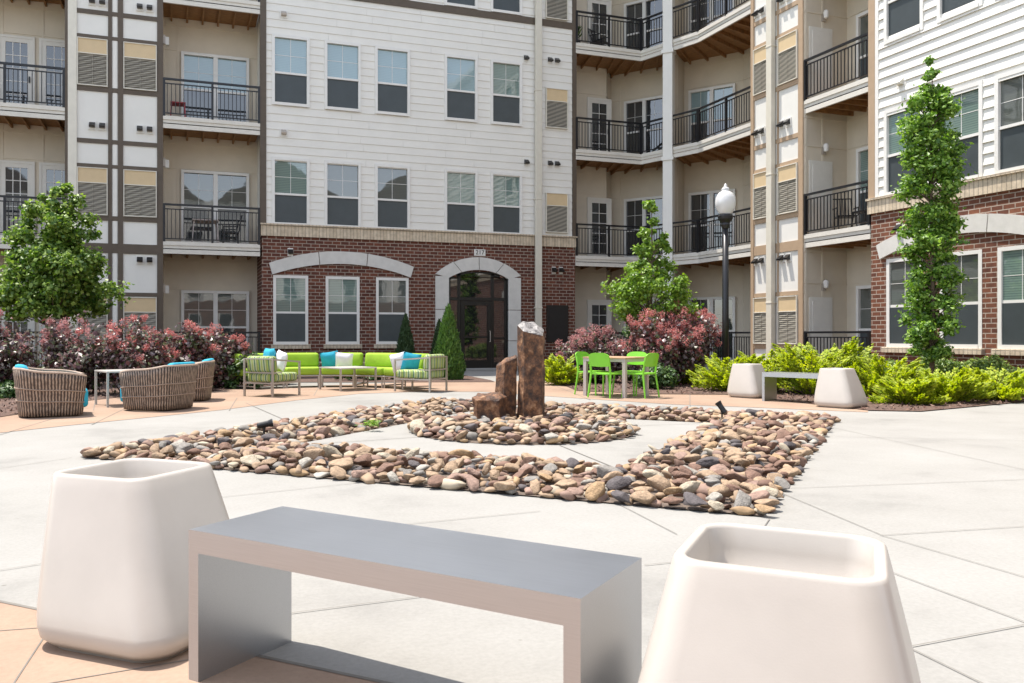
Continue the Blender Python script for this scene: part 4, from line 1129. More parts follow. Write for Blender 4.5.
def tree(name, label, loc, H, trunk_h, prof, n_leaf, size, leaf, K=70, rad=0.25, group=None, spread=1.0, trunk_r=0.05, drop=0.0, aspect=0.85):
    """prof: list of (height fraction, radius in metres) for the crown envelope"""
    t = thing(name, label, 'tree', loc, 0, group)
    hs = np.array([p[0] for p in prof])*H; rs = np.array([p[1] for p in prof])
    z = []
    while len(z) < K:
        q = rng.uniform(hs[0], hs[-1]); 
        if rng.random() < (np.interp(q, hs, rs)/rs.max())**1.2+0.05: z.append(q)
    z = np.array(z); a = rng.uniform(0, 2*np.pi, K); env = np.interp(z, hs, rs)
    rr = env*np.sqrt(rng.uniform(0.05, 1.0, K))*spread*rng.uniform(0.7, 1.12, K)
    cl = np.stack([rr*np.cos(a), rr*np.sin(a), z], 1)
    cr = rad*(0.6+0.6*rng.random(K))*np.clip(env/rs.max(), 0.4, 1)
    idx = rng.integers(0, K, n_leaf); D = rng.normal(size=(n_leaf, 3)); P = cl[idx]+D*(cr[idx]*0.48)[:, None]*np.array([1, 1, 0.8]); D = D/np.linalg.norm(D, axis=1, keepdims=True)
    N = D*0.6+np.array([0, 0, 0.6])+rng.normal(size=P.shape)*0.6
    leaf_obj('crown', P, N, size*(0.6+0.7*rng.random(n_leaf)), leaf, t, aspect)
    s = MB(); top_z = H*0.93
    pts = [(0.03*math.sin(i*1.3), 0.03*math.cos(i*1.1)-0.03, top_z*i/8) for i in range(9)]
    s.tube(pts, [trunk_r*(1-0.85*i/8) for i in range(9)], 8)
    for i in range(0, K, 2):
        c_ = cl[i]; zz = max(trunk_h*0.9, c_[2]-np.hypot(c_[0], c_[1])*0.8); zz = min(zz, top_z)
        s.tube([(0, 0, zz), (c_[0]*0.5, c_[1]*0.5, (zz+c_[2])/2+0.03), tuple(c_)], [0.018, 0.011, 0.004], 5, False)
    s.build('trunk', 'bark', t, smooth=True)
    return t
tree('sweetgum_tree', 'narrow columnar green tree in front of the right brick wing', CC(8.98, 16.1), 6.62, 0.9,
     [(0.09,0.15),(0.12,0.36),(0.18,0.46),(0.25,0.52),(0.40,0.42),(0.46,0.50),(0.56,0.46),(0.66,0.55),(0.75,0.56),(0.83,0.46),(0.90,0.26),(0.96,0.14),(1.0,0.05)], 24000, 0.09, 'leaf_sweetgum', 230, 0.20, 'young courtyard trees', aspect=0.6)
tree('maple_tree', 'broad leafy maple rising behind the purple bushes at the far left', CC(-9.0, 18.3), 4.5, 1.4,
     [(0.32,0.5),(0.38,1.15),(0.47,1.22),(0.58,1.05),(0.70,0.90),(0.80,0.85),(0.90,0.62),(1.0,0.2)], 23000, 0.095, 'leaf_maple', 135, 0.30, 'young courtyard trees')
tree('maple_tree', 'bright green young tree with a pointed top in front of the corner balconies', CC(4.32, 19.4), 4.35, 1.1,
     [(0.28,0.5),(0.36,0.95),(0.48,1.05),(0.56,0.85),(0.66,0.5),(0.76,0.55),(0.84,0.26),(0.94,0.12),(1.0,0.05)], 13500, 0.08, 'leaf_bright', 100, 0.24, 'young courtyard trees')
def conifer(label, loc, H, Rr, leaf, n=9000):
    t = thing('conifer_shrub', label, 'conifer', loc, 0, 'clipped conifers by the entrance')
    z = H*(1-np.sqrt(rng.random(n)))*0.98+0.04; a = rng.uniform(0, 2*np.pi, n)
    f = np.clip(1-z/H, 0, 1)**0.75*np.minimum(1, 0.75+z/H*1.6)
    bump = 1+0.08*np.sin(a*7+z*9)+0.06*np.sin(a*13-z*17)
    r = Rr*f*bump*(0.78+0.26*rng.random(n))
    P = np.stack([r*np.cos(a), r*np.sin(a), z], 1); N = np.stack([np.cos(a), np.sin(a), 0.5+0*a], 1)+rng.normal(size=P.shape)*0.4
    Dr = np.stack([np.cos(a)*0.5, np.sin(a)*0.5, 1+0*a], 1)+rng.normal(size=P.shape)*0.25
    leaf_obj('foliage', P, N, 0.085*(0.6+0.8*rng.random(n)), leaf, t, 0.45, dirs=Dr)
    s = MB(); s.tube([(0,0,0),(0,0,H*0.8)], [0.03, 0.008], 7); s.build('trunk', 'bark', t)
    return t
conifer('clipped cone conifer standing in the sun left of the entrance door', CC(-0.42, 20.9), 1.92, 0.45, 'leaf_conifer')
conifer('slim dark conifer in shade right behind the sunlit cone conifer', CC(-0.74, 24.1), 1.60, 0.34, 'leaf_conifer_shaded', 6000)
conifer('slim dark conifer in shade under the third ground floor window', CC(-1.68, 23.6), 1.75, 0.36, 'leaf_conifer_shaded', 6000)

def smoke_bush(label, loc, w, d, H, plumes=60, plume_mat='plume', n=3600, seed=0):
    t = thing('smoke_bush', label, 'bush', loc, -TH, 'purple smoke bushes with pink plumes')
    r = np.random.default_rng(seed+50)
    K = int(46*w/1.5)
    # upright wands fanning from the base, leaves clothing each
    LP, LD, tips = [], [], []
    s = MB()
    for i in range(K):
        a = r.uniform(0, 2*np.pi); q = r.random()**0.6
        hh = H*(0.45+0.6*r.random())*(1-0.30*q*q)
        tip = np.array([w/2*q*math.cos(a), d/2*q*math.sin(a), hh]); b0 = np.array([tip[0]*0.25, tip[1]*0.25, 0.0])
        mid = (b0+tip)/2+np.array([tip[0]*0.12, tip[1]*0.12, 0.05])
        s.tube([tuple(b0), tuple(mid), tuple(tip)], [0.014, 0.009, 0.003], 5, False)
        m_ = n//K
        u = 1-r.random(m_)**1.4*0.85
        c = ((1-u)**2)[:, None]*b0+(2*u*(1-u))[:, None]*mid+(u**2)[:, None]*tip
        off = r.normal(size=(m_, 3))*np.array([0.085, 0.085, 0.06])
        LP.append(c+off); LD.append(off); tips.append(tip)
    P = np.concatenate(LP); D = np.concatenate(LD); P[:, 2] = np.maximum(P[:, 2], 0.05)
    N = D*6+np.array([0, 0, 0.7])+rng.normal(size=P.shape)*0.55
    leaf_obj('foliage', P, N, 0.085*(0.65+0.75*rng.random(len(P))), 'leaf_purple', t, 0.78)
    PP = []
    order = sorted(range(K), key=lambda i: -tips[i][2]-0.3*r.random())
    for i in range(int(plumes*1.3)):
        tp = tips[order[i % max(1, int(K*0.8))]]
        c_ = tp+np.array([r.normal()*0.09, r.normal()*0.09, r.normal()*0.07+(0.02 if i < K else -0.14)])
        g_ = r.normal(size=(70, 3)); g_ /= np.linalg.norm(g_, axis=1, keepdims=True); g_ *= (r.random((70, 1))**0.5)*np.array([0.10, 0.10, 0.11])*r.uniform(0.7, 1.25)
        PP.append(c_+g_)
    PP = np.concatenate(PP)
    leaf_obj('plume', PP, rng.normal(size=PP.shape)+np.array([0, 0, 0.4]), 0.044*(0.6+0.8*rng.random(len(PP))), plume_mat, t, 0.45)
    s.build('stems', 'dark_twig', t)
    return t
for i, (lbl, lat, fwd, w, d, H, pn, pm_) in enumerate((
    ('dark purple smoke bush at the far left edge behind the left wicker chair', -8.75, 15.3, 1.9, 1.4, 1.50, 14, 'plume_pale'),
    ('dark purple smoke bush directly under the broad maple tree', -7.4, 15.6, 1.8, 1.4, 1.48, 18, 'plume_pale'),
    ('purple smoke bush behind the metal side table', -6.2, 15.6, 1.5, 1.3, 1.45, 30, 'plume'),
    ('pink-plumed smoke bush behind the pair of wicker chairs', -5.55, 16.8, 1.3, 1.0, 1.42, 26, 'plume'),
    ('arching smoke bush with red plumes in front of the ground floor railing', -5.1, 17.6, 1.2, 0.8, 1.22, 24, 'plume'),
    ('low wide smoke bush with pink plumes behind the green dining set', 3.15, 19.4, 2.1, 1.2, 1.28, 80, 'plume_pale'),
    ('large tall smoke bush with pink plumes just right of the green dining set', 4.22, 18.2, 1.7, 1.3, 1.55, 80, 'plume'),
    ('large smoke bush with pink plumes right behind the lamp post', 5.0, 19.0, 1.5, 1.2, 1.80, 70, 'plume'))):
    smoke_bush(lbl, CC(lat, fwd), w, d, H, pn, pm_, 4200, seed=i)

def juniper(label, loc, w, H, n_spray=46, leaf='leaf_juniper', seed=0, group='yellow-green junipers in the mulch bed'):
    t = thing('juniper_shrub', label, 'shrub', loc, 0, group)
    r = np.random.default_rng(seed+900)
    P, N, S, D = [], [], [], []
    s = MB()
    for i in range(n_spray):
        a = r.uniform(0, 2*np.pi); el = r.uniform(0.08, 1.0)**0.9
        L = (w/2)*r.uniform(0.65, 1.1)*(1-0.35*el)
        base = np.array([math.cos(a), math.sin(a), 0])*w*0.10*r.random()
        dirh = np.array([math.cos(a), math.sin(a), 0])
        pts = []
        for k in range(9):
            q = k/8
            pts.append(base+dirh*L*q+np.array([0, 0, 0.05+H*el*1.35*(q**0.8)*(1-0.22*q)]))
        s.tube([tuple(pts[0]), tuple(pts[4]), tuple(pts[8])], [0.010, 0.006, 0.003], 4, False)
        m_ = 120
        q = r.random(m_)**0.75
        ip = np.stack([np.interp(q, np.linspace(0, 1, 9), [p[j] for p in pts]) for j in range(3)], 1)
        side = np.array([-math.sin(a), math.cos(a), 0])
        wd = 0.115*np.sin(np.clip(q*1.05, 0, 1)*np.pi)**0.6+0.015
        off = r.uniform(-1, 1, m_)
        ip = ip+side*(off*wd)[:, None]+np.array([0, 0, 1])*(r.normal(size=m_)*0.025-np.abs(off)*0.02)[:, None]
        P.append(ip); N.append(np.tile([0, 0, 1.0], (m_, 1))-dirh*0.5+r.normal(size=(m_, 3))*0.45)
        D.append(np.tile(dirh, (m_, 1))+side*(off*0.9)[:, None]+np.array([0, 0, 0.5])); S.append(0.06+0.05*r.random(m_))
    leaf_obj('foliage', np.concatenate(P), np.concatenate(N), np.concatenate(S), leaf, t, 0.42, dirs=np.concatenate(D))
    s.build('stems', 'bark', t)
    return t
jun = [
    ('bright juniper behind the left planter of the distant bench', 5.3, 16.6, 1.6, 0.72),
    ('juniper directly behind the middle of the distant bench', 5.95, 16.3, 1.7, 0.80),
    ('juniper with raised feathery sprays right of the distant bench middle', 6.45, 15.6, 1.8, 0.86),
    ('tall feathery juniper behind the right planter of the distant bench', 7.1, 15.9, 1.7, 0.95),
    ('juniper between the right far planter and the columnar tree', 7.55, 15.0, 1.5, 0.66),
    ('low spreading juniper in front of the columnar tree', 7.15, 13.5, 1.15, 0.36),
    ('wide juniper right at the foot of the columnar tree', 8.05, 13.9, 1.4, 0.46),
    ('juniper at the right picture edge in front of the brick wing', 9.15, 14.3, 1.5, 0.50),
    ('juniper left of the lamp post base behind the purple bushes', 4.8, 18.8, 1.2, 0.6)]
for i, (lbl, lat, fwd, w, H) in enumerate(jun): juniper(lbl, CC(lat, fwd), w, H, seed=i)
juniper('bright yellow-green shrub between the entrance path and the dining set', CC(2.12, 18.7), 1.05, 0.60, 40, 'leaf_juniper', 77)
def round_shrub(label, loc, w, H, leaf='leaf_boxwood', n=3500, group='variegated shrubs against the brick wing', size=0.07):
    t = thing('round_shrub', label, 'shrub', loc, 0, group)
    K = 28; a = rng.uniform(0, 2*np.pi, K); q = np.sqrt(rng.random(K)); z = 0.12+(H-0.25)*rng.random(K)
    cl = np.stack([w/2*q*np.cos(a)*0.8, w/2*q*np.sin(a)*0.8, z*(1-0.35*q*q)], 1)
    P, D = clump_points(cl, np.full(K, 0.17), n, 0.9, 0.5); P[:, 2] = np.maximum(P[:, 2], 0.03)
    leaf_obj('foliage', P, D+np.array([0, 0, 0.6])+rng.normal(size=P.shape)*0.4, size*(0.6+0.7*rng.random(n)), leaf, t, 0.55)
    s = MB()
    for i in range(0, K, 3): s.tube([(cl[i][0]*0.2, cl[i][1]*0.2, 0), tuple(cl[i])], [0.012, 0.004], 4, False)
    s.build('stems', 'bark', t)
    return t
for lbl, lat, fwd, w, H in (('variegated rounded shrub just left of the columnar tree trunk', 8.5, 17.3, 1.3, 0.85), ('variegated rounded shrub just right of the columnar tree trunk', 9.6, 16.9, 1.3, 0.80),
                            ('variegated rounded shrub under the second brick wing window', 10.2, 16.2, 1.3, 0.85), ('variegated rounded shrub at the far right under the brick wing windows', 10.3, 15.0, 1.1, 0.6)):
    round_shrub(lbl, CC(lat, fwd), w, H)
for lbl, lat, fwd, w, H in (('dark green undergrowth shrub behind the left wicker chair', -8.0, 14.9, 0.9, 0.35), ('dark green undergrowth shrub beside the pair of wicker chairs', -4.6, 17.6, 1.0, 0.9),
                            ('low green plant at the foot of the purple bushes right of the dining set', 3.95, 17.2, 0.8, 0.6), ('dark green shrub left of the green sofa under the railing', -4.3, 18.9, 1.0, 0.8),
                            ('dense dark green shrub at the foot of the pointed young tree', 4.15, 20.3, 0.9, 1.5), ('low dark green shrub behind the curved sofa', -2.6, 20.9, 1.6, 0.5), ('low dark green shrub behind the right end of the sofa', -1.3, 20.9, 1.4, 0.45)):
    round_shrub(lbl, CC(lat, fwd), w, H, 'leaf_undergrowth', 2600, 'dark green undergrowth shrubs', 0.09)
wd_ = thing('weed_tuft', 'small green weed growing between the stones of the rock border', 'weed', G(373, 428, 0.06)); 
P = rng.normal(size=(60, 3))*np.array([0.05, 0.05, 0.02])+np.array([0, 0, 0.06]); leaf_obj('leaves', P, rng.normal(size=(60, 3))*0.5+np.array([0, 0, 1]), 0.05+0.02*rng.random(60), 'leaf_bright', wd_, 0.4)

# mulch chips: ground cover
n = 9000
LX = rng.uniform(-13, 16, n*3); LY = rng.uniform(9, 25, n*3)
def pip(poly, X, Y):
    ins = np.zeros(len(X), bool); m_ = len(poly)
    for i in range(m_):
        x1, y1 = poly[i][0], poly[i][1]; x2, y2 = poly[(i+1)%m_][0], poly[(i+1)%m_][1]
        c_ = ((y1 > Y) != (y2 > Y)) & (X < (x2-x1)*(Y-y1)/(y2-y1+1e-12)+x1); ins ^= c_
    return ins
bed_r = [*P_([(560,384),(577,391),(591,392),(660,394.5),(725,395),(785,401.4),(869,411),(921,412),(975,407),(1024,402.5)]), Vector((15.9,8.5,0)), Vector((15.9,20,0)), Vector((10.6,21,0))]
bed_l = [Vector((-12,12.6,0)), *P_([(0,417.5),(20,414.5),(60,404),(130,396.5),(208,392.5)]), Vector((1.2,17.9,0)), Vector((2.5,19.0,0)), Vector((2.5,21,0)), Vector((-12,21,0))]
ins = pip(bed_r, LX, LY) | pip(bed_l, LX, LY); LX, LY = LX[ins], LY[ins]
P = np.stack([LX, LY, 0.02+0.02*rng.random(len(LX))], 1)
leafmat('mulch_chip', [(0.10, 0.05, 0.035), (0.17, 0.10, 0.07), (0.06, 0.035, 0.03), (0.22, 0.14, 0.11)], 0.0, 0.9)
tag(leaf_obj('bark_mulch', P, rng.normal(size=P.shape)*0.5+np.array([0, 0, 1]), 0.06+0.05*rng.random(len(P)), 'mulch_chip', None, 0.35), 'reddish brown bark mulch spread over the planting beds', 'mulch', kind='stuff')

# ------------------------------------------------------------------ lamp post
lp = thing('street_lamp', 'black lamp post with a clear acorn globe beside the distant bench', 'lamp post', CC(5.49, 17.6))
s = MB(); s.lathe([(0.20,0),(0.20,0.05),(0.17,0.09),(0.17,0.16),(0.13,0.22),(0.15,0.27),(0.11,0.33),(0.09,0.42),(0.075,0.5)], 16); s.build('base', 'black_metal', lp, smooth=False, bevel=0.004)
s = MB(); s.lathe([(0.072,0.45),(0.068,1.5),(0.062,3.40)], 16); s.build('pole', 'black_metal', lp, smooth=True)
s = MB(); s.lathe([(0.065,3.36),(0.10,3.44),(0.09,3.48),(0.15,3.56),(0.16,3.62),(0.14,3.66)], 16); s.build('fitter', 'black_metal', lp)
s = MB(); s.lathe([(0.10,3.655),(0.15,3.70),(0.205,3.82),(0.215,3.92),(0.20,4.02),(0.15,4.11),(0.09,4.15),(0.075,4.17),(0.09,4.19),(0.07,4.22),(0.03,4.25),(0.035,4.28),(0.004,4.32)], 24); s.build('globe', 'globe', lp, smooth=True)

# ------------------------------------------------------------------ wicker tub chairs
def tub_chair(label, loc, rz, group='round wicker lounge chairs with teal cushions'):
    t = thing('wicker_chair', label, 'lounge chair', loc, rz, group)
    # front faces +x; wall runs round the back
    n = 44; a0, a1 = R(33), R(327); hx, hy = 0.46, 0.47
    def rim(a):
        f = (1-math.cos(a-0))/2                 # 0 front, 1 back
        return 0.535+0.12*min(1, max(0, (f-0.05)/0.8))
    def pt(a, z, off=0.0):
        ca, sa = math.cos(a), math.sin(a); e = 0.54
        k = 0.90+0.14*(z/0.6)
        x = math.copysign(abs(ca)**e, ca)*(hx*k-off); y = math.copysign(abs(sa)**e, sa)*(hy*k-off)
        return (x, y, z)
    vs, fs, uv = [], [], []
    L = 7
    arcl = [0]
    for i in range(n):
        q0 = pt(a0+(a1-a0)*i/n, 0.3); q1 = pt(a0+(a1-a0)*(i+1)/n, 0.3); arcl.append(arcl[-1]+math.hypot(q1[0]-q0[0], q1[1]-q0[1]))
    for side, off in ((0, 0.0), (1, 0.045)):
        for i in range(n+1):
            a = a0+(a1-a0)*i/n
            for j in range(L+1): vs.append(pt(a, 0.025+(rim(a)-0.025)*j/L, off)); uv.append((math.hypot(0, 0)+arcl[i], (0.025+(rim(a)-0.025)*j/L)))
    m_ = (n+1)*(L+1)
    for i in range(n):
        for j in range(L):
            k = i*(L+1)+j
            fs.append((k, k+L+1, k+L+2, k+1)); fs.append((m_+k, m_+k+1, m_+k+L+2, m_+k+L+1))
        k = i*(L+1)+L; fs.append((k, k+L+1, m_+k+L+1, m_+k))
        k = i*(L+1); fs.append((k, m_+k, m_+k+L+1, k+L+1))
    for k in (0, n*(L+1)): 
        for j in range(L): fs.append((k+j, k+j+1, m_+k+j+1, m_+k+j))
    me = bpy.data.meshes.new('shell'); me.from_pydata(vs, [], fs); me.update()
    u = me.uv_layers.new(name='UVMap')
    for p in me.polygons:
        for li in p.loop_indices: u.data[li].uv = uv[me.loops[li].vertex_index]
    bm = bmesh.new(); bm.from_mesh(me); bmesh.ops.recalc_face_normals(bm, faces=bm.faces); bm.to_mesh(me); bm.free()
    me.materials.append(M['wicker']); me.polygons.foreach_set('use_smooth', [True]*len(me.polygons))
    o = bpy.data.objects.new('shell', me); C.objects.link(o); o.parent = t
    s = MB()
    for zf in (0.36, 0.62):
        s.tube([pt(a0+(a1-a0)*i/n, rim(a0+(a1-a0)*i/n)*zf, -0.004) for i in range(n+1)], 0.008, 5)
    s.tube([pt(a0+(a1-a0)*i/n, rim(a0+(a1-a0)*i/n)+0.005, 0.022) for i in range(n+1)], 0.026, 6)
    s.build('woven_band', 'wicker_band', t, smooth=True)
    s = MB(); s.box(-0.30, 0.38, -0.30, 0.30, 0.03, 0.12); s.build('base_frame', 'wicker_band', t, bevel=0.02)
    s = MB(); s.box(-0.34, 0.445, -0.335, 0.335, 0.12, 0.38); s.build('seat_cushion', 'teal_fabric', t, bevel=0.045, smooth=True)
    s = MB(); s.add([(-0.40,-0.27,0.38),(-0.22,-0.27,0.38),(-0.22,0.27,0.38),(-0.40,0.27,0.38),(-0.47,-0.30,0.72),(-0.31,-0.28,0.70),(-0.31,0.28,0.70),(-0.47,0.30,0.72)], [(0,3,2,1),(4,5,6,7),(0,1,5,4),(1,2,6,5),(2,3,7,6),(3,0,4,7)])
    s.build('back_cushion', 'teal_fabric', t, bevel=0.05, smooth=True)
    return t
tub_chair('wicker tub chair with teal cushions at the far left, seen from its side', CC(-5.76, 11.65), A_C+R(27))
tub_chair('wicker tub chair with teal cushions right of the side table, turned toward it', CC(-4.62, 12.60), A_C+R(165))
tub_chair('wicker tub chair with teal cushions hidden behind the middle one', CC(-4.80, 14.3), A_C+R(190))
# small metal side table
st = thing('side_table', 'square metal side table between the wicker chairs', 'table', CC(-5.45, 13.35), A_C+R(38))
s = MB(); s.box(-0.36,0.36,-0.36,0.36,0.535,0.56); s.build('tabletop', 'table_metal', st, bevel=0.004)
for x in (-0.34, 0.34):
    for y in (-0.34, 0.34): s = MB(); s.box(x-0.016,x+0.016,y-0.016,y+0.016,0,0.535); s.build('leg', 'table_metal', st)

# ------------------------------------------------------------------ curved lime sofa
so2 = thing('curved_sofa', 'curved sectional sofa with lime green cushions on a light metal frame', 'sofa', CC(-2.80, 16.1), A_C)
Rin, Rbk = 1.75, 2.40
def ap(r, a, z): return (r*math.sin(a), r*math.cos(a), z)
def wedge(mb, r0, r1, a0, a1, z0, z1, n=5, lean=0.0):
    vs = []; 
    for i in range(n+1):
        a = a0+(a1-a0)*i/n
        vs += [ap(r0, a, z0), ap(r1, a, z0), ap(r1+lean, a, z1), ap(r0+lean, a, z1)]
    fs = [(0,1,2,3), (n*4+3, n*4+2, n*4+1, n*4)]
    for i in range(n):
        k = i*4
        for j in range(4): fs.append((k+j, k+4+j, k+4+(j+1)%4, k+(j+1)%4))
    mb.add(vs, fs)
mods = [(-58, -34), (-33, -10), (-9, 14), (15, 37), (38, 60)]
for a, b in mods:
    s = MB(); wedge(s, Rin, Rbk-0.02, R(a+0.3), R(b-0.3), 0.27, 0.43); s.build('seat_cushion', 'lime_fabric', so2, bevel=0.035, smooth=True)
    s = MB(); wedge(s, Rbk-0.19, Rbk, R(a+0.5), R(b-0.5), 0.43, 0.73, lean=0.05); s.build('back_cushion', 'lime_fabric', so2, bevel=0.05, smooth=True)
s = MB()
for r_, z in ((Rin+0.03, 0.25), (Rbk+0.02, 0.25), (Rbk+0.05, 0.50)):
    s.tube([ap(r_, R(-58+118*i/30), z) for i in range(31)], 0.018, 6)
for a, b in mods:
    for q in (a+0.6, b-0.6):
        s.bar(ap(Rin+0.03, R(q), 0), ap(Rin+0.03, R(q), 0.25), 0.03); s.bar(ap(Rbk+0.02, R(q), 0), ap(Rbk+0.06, R(q), 0.62), 0.03); s.bar(ap(Rin+0.03, R(q), 0.06), ap(Rbk+0.02, R(q), 0.06), 0.022)
s.build('frame', 'frame_metal', so2)
# striped armchairs
def armchair(label, loc, rz, w=0.66, d=0.80):
    """front = +x, centre at origin"""
    t = thing('striped_armchair', label, 'armchair', loc, rz, 'striped armchairs at the ends of the curved sofa')
    s = MB(); hx, hy = d/2, w/2
    for x in (-hx, hx):
        for y in (-hy, hy): s.box(x-0.016, x+0.016, y-0.016, y+0.016, 0, 0.64 if x > 0 else 0.70)
    for y in (-hy, hy):
        s.bar((-hx+0.017,y,0.68), (hx-0.017,y,0.625), 0.028); s.bar((-hx+0.017,y,0.25), (hx-0.017,y,0.25), 0.026); s.bar((-hx+0.017,y,0.44), (-hx+0.25,y,0.44), 0.02)
    s.bar((-hx,-hy+0.017,0.25), (-hx,hy-0.017,0.25), 0.026); s.bar((hx,-hy+0.017,0.25), (hx,hy-0.017,0.25), 0.026)
    s.bar((-hx,-hy+0.017,0.44), (-hx,hy-0.017,0.44), 0.022); s.bar((-hx,-hy+0.017,0.69), (-hx,hy-0.017,0.69), 0.022)
    s.build('frame', 'frame_metal', t)
    s = MB(); s.box(-hx+0.03, hx-0.0, -hy+0.03, hy-0.03, 0.27, 0.43); s.build('seat_cushion', 'striped_fabric', t, bevel=0.04, smooth=True)
    s = MB(); s.add([(-hx+0.02,-hy+0.03,0.44),(-hx+0.20,-hy+0.03,0.44),(-hx+0.20,hy-0.03,0.44),(-hx+0.02,hy-0.03,0.44),(-hx-0.0,-hy+0.03,0.74),(-hx+0.16,-hy+0.03,0.74),(-hx+0.16,hy-0.03,0.74),(-hx-0.0,hy-0.03,0.74)], [(0,3,2,1),(4,5,6,7),(0,1,5,4),(1,2,6,5),(2,3,7,6),(3,0,4,7)])
    s.build('back_cushion', 'striped_fabric', t, bevel=0.045, smooth=True)
    return t
armchair('green striped armchair at the left end of the sofa, seen from behind', CC(-3.55, 15.38), A_C+R(62), 0.66, 0.74)
armchair('green striped armchair at the right end of the sofa, by the cone conifer', CC(-0.88, 16.65), A_C+R(152))
ct = thing('coffee_table', 'low square metal coffee table inside the curve of the sofa', 'table', CC(-2.40, 17.10), A_C+R(39))
s = MB(); s.box(-0.43,0.43,-0.43,0.43,0.44,0.465); s.build('tabletop', 'table_metal', ct, bevel=0.004)
for x in (-0.41, 0.41):
    for y in (-0.41, 0.41): s = MB(); s.box(x-0.017,x+0.017,y-0.017,y+0.017,0,0.44); s.build('leg', 'frame_metal', ct)
def pillow(label, loc, rot, mat, size=0.40):
    n = 8; s = MB(); vs = []; fs = []
    for side in (1, -1):
        for i in range(n+1):
            for j in range(n+1):
                u = i/n*2-1; v = j/n*2-1; h = 0.075*(max(0, 1-u**4)*max(0, 1-v**4))**0.6
                pin = 1-0.07*(1-abs(u)**2)*abs(v)-0.0; pin2 = 1-0.07*(1-abs(v)**2)*abs(u)
                vs.append((side*h, u*size/2*pin2, v*size/2*pin))
    m_ = (n+1)**2
    for q in (0, m_):
        for i in range(n):
            for j in range(n): k = q+i*(n+1)+j; fs.append((k, k+1, k+n+2, k+n+1) if q else (k, k+n+1, k+n+2, k+1))
    s.add(vs, fs); o = s.build('throw_pillow', mat, smooth=True); o.location = loc; o.rotation_euler = rot
    return tag(o, label, 'pillow', None, None)
def PW(px, py, D):                 # a point D metres ahead of the viewer
    return CC((px-CX)/FPX*D, D, EYE+(HY-py)*D/FPX)
pillow('teal throw pillow standing on the middle of the lime sofa', PW(330, 360.5, 18.15), (R(8), R(10), A_C+R(-84)), 'teal_fabric')
pillow('white throw pillow on the lime sofa right beside the teal one', PW(344, 361.5, 18.05), (R(-6), R(14), A_C+R(-96)), 'white_fabric')
pillow('teal throw pillow on the left striped armchair', PW(269, 357.5, 15.85), (0, R(8), A_C+R(42)), 'teal_fabric', 0.36)
pillow('white throw pillow on the left striped armchair', PW(281, 360.5, 15.75), (R(10), R(8), A_C+R(40)), 'white_fabric', 0.36)
pillow('white throw pillow on the right striped armchair', PW(399, 362, 17.0), (R(12), R(10), A_C+R(-110)), 'white_fabric', 0.38)
pillow('teal throw pillow on the right striped armchair', PW(411, 362, 16.9), (R(-10), R(10), A_C+R(-75)), 'teal_fabric', 0.38)

# ------------------------------------------------------------------ lime dining set
def dining_chair(label, loc, rz):
    """front = +x (toward the table)"""
    t = thing('dining_chair', label, 'chair', loc, rz, 'lime green chairs around the patio table')
    s = MB(); s.prism(rrect(0.215, 0.22, 0.05, 4), 0.415, 0.445); s.build('seat', 'lime_plastic', t, bevel=0.006)
    for y in (-1, 1):
        s = MB(); s.tube([(0.22, y*0.235, 0), (0.185, y*0.205, 0.43)], [0.014, 0.019], 8); s.build('leg', 'lime_plastic', t)
        s = MB(); s.tube([(-0.26, y*0.235, 0), (-0.20, y*0.205, 0.43), (-0.235, y*0.20, 0.72)], [0.014, 0.019, 0.015], 8); s.build('leg', 'lime_plastic', t)
    n = 10; vs = []; fs = []
    for i in range(n+1):
        u = i/n*2-1; y = u*0.215; xb = -0.225-0.03*(1-u*u)
        zt = 0.805-0.05*abs(u)**4; zb = 0.555+0.01*abs(u)
        vs += [(xb+0.02, y, zb), (xb-0.028, y, zt), (xb-0.046, y, zt), (xb+0.002, y, zb)]
    for i in range(n):
        k = i*4
        for j in range(4): fs.append((k+j, k+4+j, k+4+(j+1)%4, k+(j+1)%4))
    fs += [(0,1,2,3), (n*4+3,n*4+2,n*4+1,n*4)]
    s = MB(); s.add(vs, fs); s.build('backrest', 'lime_plastic', t, smooth=False)
    return t
tc_ = Vector((2.77, 15.32)); e1 = Vector((0.72, -0.69)).normalized(); e2 = Vector((0.69, 0.72)).normalized(); ta = math.atan2(e1.y, e1.x)
dt = thing('patio_table', 'square patio table with wooden top and pale legs between the green chairs', 'table', CC(*tc_), A_C+ta)
s = MB(); s.box(-0.46,0.46,-0.40,0.40,0.695,0.72); s.build('tabletop', 'wood_top', dt, bevel=0.003)
s = MB()
for x0, x1, y0, y1 in ((-0.45,0.45,-0.39,-0.37),(-0.45,0.45,0.37,0.39),(-0.45,-0.43,-0.37,0.37),(0.43,0.45,-0.37,0.37)): s.box(x0,x1,y0,y1,0.64,0.694)
s.build('apron', 'taupe_metal', dt)
for x in (-0.42, 0.42):
    for y in (-0.36, 0.36): s = MB(); s.box(x-0.032,x+0.032,y-0.032,y+0.032,0,0.693); s.build('leg', 'taupe_metal', dt)
for lbl, dv_, k in (('lime chair with its back to the viewer at the near side of the table', -e2, 0.42), ('lime chair at the right side of the table beside the big pink bush', e1, 0.50),
                   ('lime chair at the far side of the table, facing the viewer', e2, 0.45), ('lime chair at the left side of the table beside the yellow-green shrub', -e1, 0.50)):
    p = tc_+dv_*k+(Vector((0.07, -0.04)) if dv_ == -e2 else Vector((0, 0)))
    dining_chair(lbl, CC(*p), A_C+math.atan2(-dv_.y, -dv_.x))

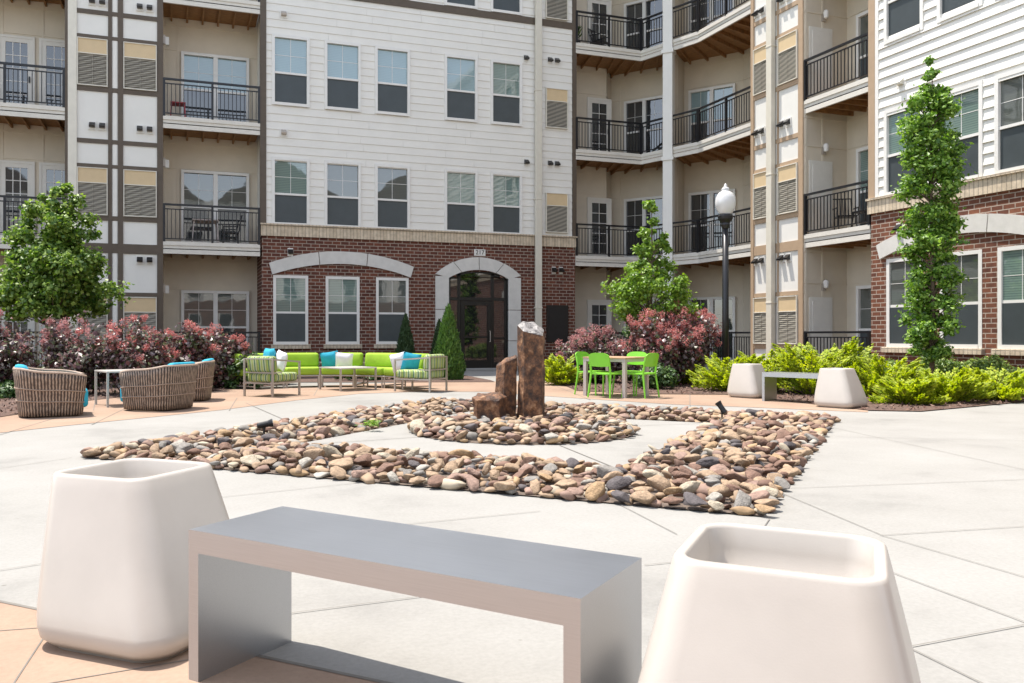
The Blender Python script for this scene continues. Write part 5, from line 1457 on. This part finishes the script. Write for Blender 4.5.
# ------------------------------------------------------------------ things on the balconies
def balcony_chair(label, loc, rz, mat='black_metal', name='balcony_chair'):
    t = thing(name, label, 'chair', loc, rz)
    s = MB(); s.box(-0.24,0.24,-0.24,0.24,0.40,0.43); s.build('seat', mat, t)
    s = MB()
    for i in range(7): y = -0.21+0.07*i; s.bar((-0.24,y,0.43),(-0.32,y,0.92),0.018)
    s.bar((-0.32,-0.24,0.93),(-0.32,0.24,0.93),0.03); s.build('backrest', mat, t)
    for x in (-0.22, 0.22):
        for y in (-0.22, 0.22): s = MB(); s.bar((x,y,0),(x,y,0.40),0.025); s.build('leg', mat, t)
    s = MB()
    for y in (-0.26, 0.26): s.bar((-0.25,y,0.65),(0.22,y,0.63),0.03); s.bar((0.2,y,0.42),(0.2,y,0.63),0.02)
    s.build('armrest', mat, t)
    return t
def stool(label, loc, mat, h=0.5, w=0.34, name='stool', cat='stool'):
    t = thing(name, label, cat, loc)
    s = MB(); s.box(-w/2,w/2,-w/2,w/2,h-0.04,h); s.build('seat' if cat == 'stool' else 'tabletop', mat, t, bevel=0.01)
    for x in (-1, 1):
        for y in (-1, 1): s = MB(); s.bar((x*w*0.5,y*w*0.5,0),(x*w*0.42,y*w*0.42,h-0.04),0.03); s.build('leg', mat, t)
    return t
x, _ = onY(178, 100, YC+0.4); stool('small red stool on the third floor balcony above the left ground patio', (x, YC+0.4, FL[2]), 'red_plastic', 0.5, 0.42)
x, _ = onY(205, 225, YC+0.55); stool('small grey table on the second floor left balcony', (x, YC+0.55, FL[1]), 'taupe_metal', 0.72, 0.75, 'balcony_table', 'table')
balcony_chair('black balcony chair beside the grey table on the second floor left balcony', (x+0.75, YC+0.8, FL[1]), R(180))
balcony_chair('dark balcony chair on the top balcony left of the white column', (14.2, 26.2, FL[3]), R(-60))
pp = thing('potted_plant', 'potted spiky plant on the top corner balcony', 'plant', (13.15, 25.9, FL[3]))
s = MB(); s.lathe([(0.11,0),(0.15,0.26),(0.13,0.26)], 12); s.build('pot', 'dark_bronze', pp)
nn = 90; a = rng.uniform(0, 6.28, nn); P = np.stack([0.16*np.cos(a)*rng.random(nn), 0.16*np.sin(a)*rng.random(nn), 0.45+0.3*rng.random(nn)], 1)
leaf_obj('leaves', P, rng.normal(size=P.shape), 0.28+0.1*rng.random(nn), 'leaf_maple', pp, 0.12, dirs=np.stack([np.cos(a), np.sin(a), 1.2+0*a], 1))
balcony_chair('dark wicker-look chair on the second floor balcony beside the brick wing', (XW+0.65, 17.35, FL[1]), R(-120))
stool('small dark table on the second floor balcony beside the brick wing', (XW+0.5, 16.55, FL[1]), 'black_metal', 0.45, 0.45, 'balcony_table', 'table')
balcony_chair('blue chair behind the ground floor railing beside the brick wing', (XW+0.6, 16.5, 0.1), R(150), 'blue_plastic')
